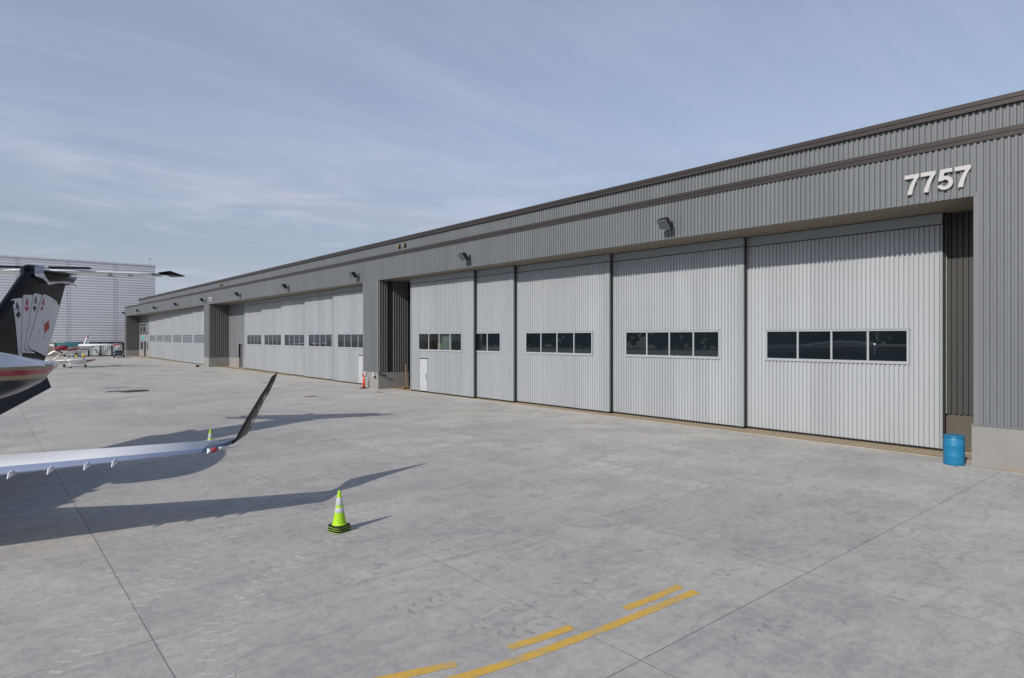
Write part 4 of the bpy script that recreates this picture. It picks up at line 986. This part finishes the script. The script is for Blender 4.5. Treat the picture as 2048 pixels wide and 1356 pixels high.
# tree belt added out of view to darken the reflections in the panes
def m_leaf():
    t=NT('added_foliage'); n=t.noise(t.pos(),.5,5); t.col(t.mix(n,(.018,.03,.012),(.05,.075,.03))); return t.set(.9,0,.2)
M['leaf']=m_leaf()
mb=MB(); rng=random.Random(3)
for k in range(5200):
    y=rng.uniform(-160,330); top=11+4*math.sin(y*.05)+2.5*math.sin(y*.17+1); z=rng.uniform(0,1)**.8*top; x=-135+rng.uniform(-6,6)
    s=rng.uniform(1.2,2.6); a=Vector((rng.uniform(-1,1),rng.uniform(-1,1),rng.uniform(-1,1))).normalized(); b=a.orthogonal().normalized(); c=a.cross(b)
    p=Vector((x,y,z+.6)); mb.poly([p+b*s,p+c*s,p-b*s*.8,p-c*s],M['leaf'])
tag(mb.build('added_tree_belt'),'unseen dark green tree belt added to darken the pane reflections','trees',kind='stuff')
# ------------------------------------------------------------------ sky and light
SUNV=Vector((-1.654,-.327,1.0)).normalized(); ELEV=math.asin(SUNV.z); AZ=math.atan2(SUNV.x,SUNV.y)
w=bpy.data.worlds.new('World'); SC.world=w; w.use_nodes=True; nt=w.node_tree; N=nt.nodes; Lk=nt.links
bg=N['Background']; sky=N.new('ShaderNodeTexSky'); sky.sky_type='NISHITA'; sky.sun_disc=False; sky.sun_elevation=ELEV; sky.sun_rotation=AZ
sky.air_density=1.0; sky.dust_density=1.2; sky.ozone_density=1.3; sky.altitude=200
def wn(t,**k):
    n=N.new(t)
    for a,v in k.items(): setattr(n,a,v)
    return n
def wm(op,a,b=None,clamp=False):
    n=wn('ShaderNodeMath',operation=op); n.use_clamp=clamp
    for i,v in enumerate((a,b)):
        if v is None: continue
        if isinstance(v,(int,float)): n.inputs[i].default_value=v
        else: Lk.new(v,n.inputs[i])
    return n.outputs[0]
tc=wn('ShaderNodeTexCoord'); sp_=wn('ShaderNodeSeparateXYZ'); Lk.new(tc.outputs['Generated'],sp_.inputs[0])
zc=wm('MAXIMUM',sp_.outputs[2],.03); cb_=wn('ShaderNodeCombineXYZ'); zq=wm('ADD',zc,.10)
Lk.new(wm('DIVIDE',sp_.outputs[0],zq),cb_.inputs[0]); Lk.new(wm('DIVIDE',sp_.outputs[1],zq),cb_.inputs[1])
def cloud(scale,rot,freq,detail,rough,dist,lo,hi):
    mp=wn('ShaderNodeMapping'); mp.inputs['Scale'].default_value=scale; mp.inputs['Rotation'].default_value=(0,0,rot); Lk.new(cb_.outputs[0],mp.inputs[0])
    n=wn('ShaderNodeTexNoise'); n.inputs['Scale'].default_value=freq; n.inputs['Detail'].default_value=detail; n.inputs['Roughness'].default_value=rough; n.inputs['Distortion'].default_value=dist
    Lk.new(mp.outputs[0],n.inputs['Vector']); r=wn('ShaderNodeMapRange'); r.inputs['From Min'].default_value=lo; r.inputs['From Max'].default_value=hi; r.interpolation_type='SMOOTHSTEP'
    Lk.new(n.outputs['Fac'],r.inputs[0]); return r.outputs[0]
ca=cloud((.35,1.5,1),math.radians(35),.8,9,.62,.6,.36,.78)
cbb=cloud((.8,1.2,1),math.radians(10),.45,5,.5,.3,.38,.70)
cc_=cloud((.30,2.6,1),math.radians(62),1.3,8,.65,.8,.48,.85)
mp2=wn('ShaderNodeMapping'); mp2.inputs['Scale'].default_value=(2.4,2.4,13); mp2.inputs['Rotation'].default_value=(.12,0,0); Lk.new(tc.outputs['Generated'],mp2.inputs[0])
n2=wn('ShaderNodeTexNoise'); n2.inputs['Scale'].default_value=1.7; n2.inputs['Detail'].default_value=8; n2.inputs['Roughness'].default_value=.62; n2.inputs['Distortion'].default_value=.5; Lk.new(mp2.outputs[0],n2.inputs['Vector'])
r2=wn('ShaderNodeMapRange'); r2.interpolation_type='SMOOTHSTEP'; r2.inputs['From Min'].default_value=.44; r2.inputs['From Max'].default_value=.66; Lk.new(n2.outputs['Fac'],r2.inputs[0])
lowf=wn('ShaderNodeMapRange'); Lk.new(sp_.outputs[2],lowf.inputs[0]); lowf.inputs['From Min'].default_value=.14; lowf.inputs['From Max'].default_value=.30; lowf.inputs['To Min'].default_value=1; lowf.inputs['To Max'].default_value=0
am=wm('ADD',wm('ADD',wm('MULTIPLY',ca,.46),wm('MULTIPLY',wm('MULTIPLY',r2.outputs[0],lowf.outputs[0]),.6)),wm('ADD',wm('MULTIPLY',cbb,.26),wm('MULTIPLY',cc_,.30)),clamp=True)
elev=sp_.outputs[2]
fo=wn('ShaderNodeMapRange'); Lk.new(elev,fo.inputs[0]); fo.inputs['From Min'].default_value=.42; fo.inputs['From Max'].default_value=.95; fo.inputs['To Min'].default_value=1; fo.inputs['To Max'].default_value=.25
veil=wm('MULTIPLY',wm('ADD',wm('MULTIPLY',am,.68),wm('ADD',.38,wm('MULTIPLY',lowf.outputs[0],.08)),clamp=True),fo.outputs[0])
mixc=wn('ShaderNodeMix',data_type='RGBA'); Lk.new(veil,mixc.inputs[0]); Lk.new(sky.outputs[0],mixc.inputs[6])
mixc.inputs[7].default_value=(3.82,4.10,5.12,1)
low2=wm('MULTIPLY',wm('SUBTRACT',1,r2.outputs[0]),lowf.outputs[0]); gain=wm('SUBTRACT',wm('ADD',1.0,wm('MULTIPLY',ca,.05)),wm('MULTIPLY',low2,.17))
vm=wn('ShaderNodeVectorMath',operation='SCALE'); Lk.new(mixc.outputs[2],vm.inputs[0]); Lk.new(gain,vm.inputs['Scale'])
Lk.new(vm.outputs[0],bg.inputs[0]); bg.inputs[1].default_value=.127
sl=bpy.data.lights.new('sun','SUN'); sl.energy=3.7; sl.angle=math.radians(.55); sl.color=(1,.93,.83)
so=bpy.data.objects.new('sun',sl); COL.objects.link(so); so.rotation_euler=(-SUNV).to_track_quat('-Z','Y').to_euler(); so.location=(-30,-10,40)
# ------------------------------------------------------------------ camera
cam=bpy.data.cameras.new('camera'); co=bpy.data.objects.new('camera',cam); COL.objects.link(co); SC.camera=co
co.location=(0,0,4.07); co.rotation_euler=(PI/2,0,-math.radians(40.256)); cam.sensor_width=36; cam.lens=22.192; cam.shift_y=-4/2048
cam.clip_start=.1; cam.clip_end=3000
SC.view_settings.view_transform='Standard'; SC.view_settings.look='None'; SC.view_settings.exposure=0; SC.view_settings.gamma=1
SC.render.engine='CYCLES'; SC.render.resolution_x=1024; SC.render.resolution_y=678
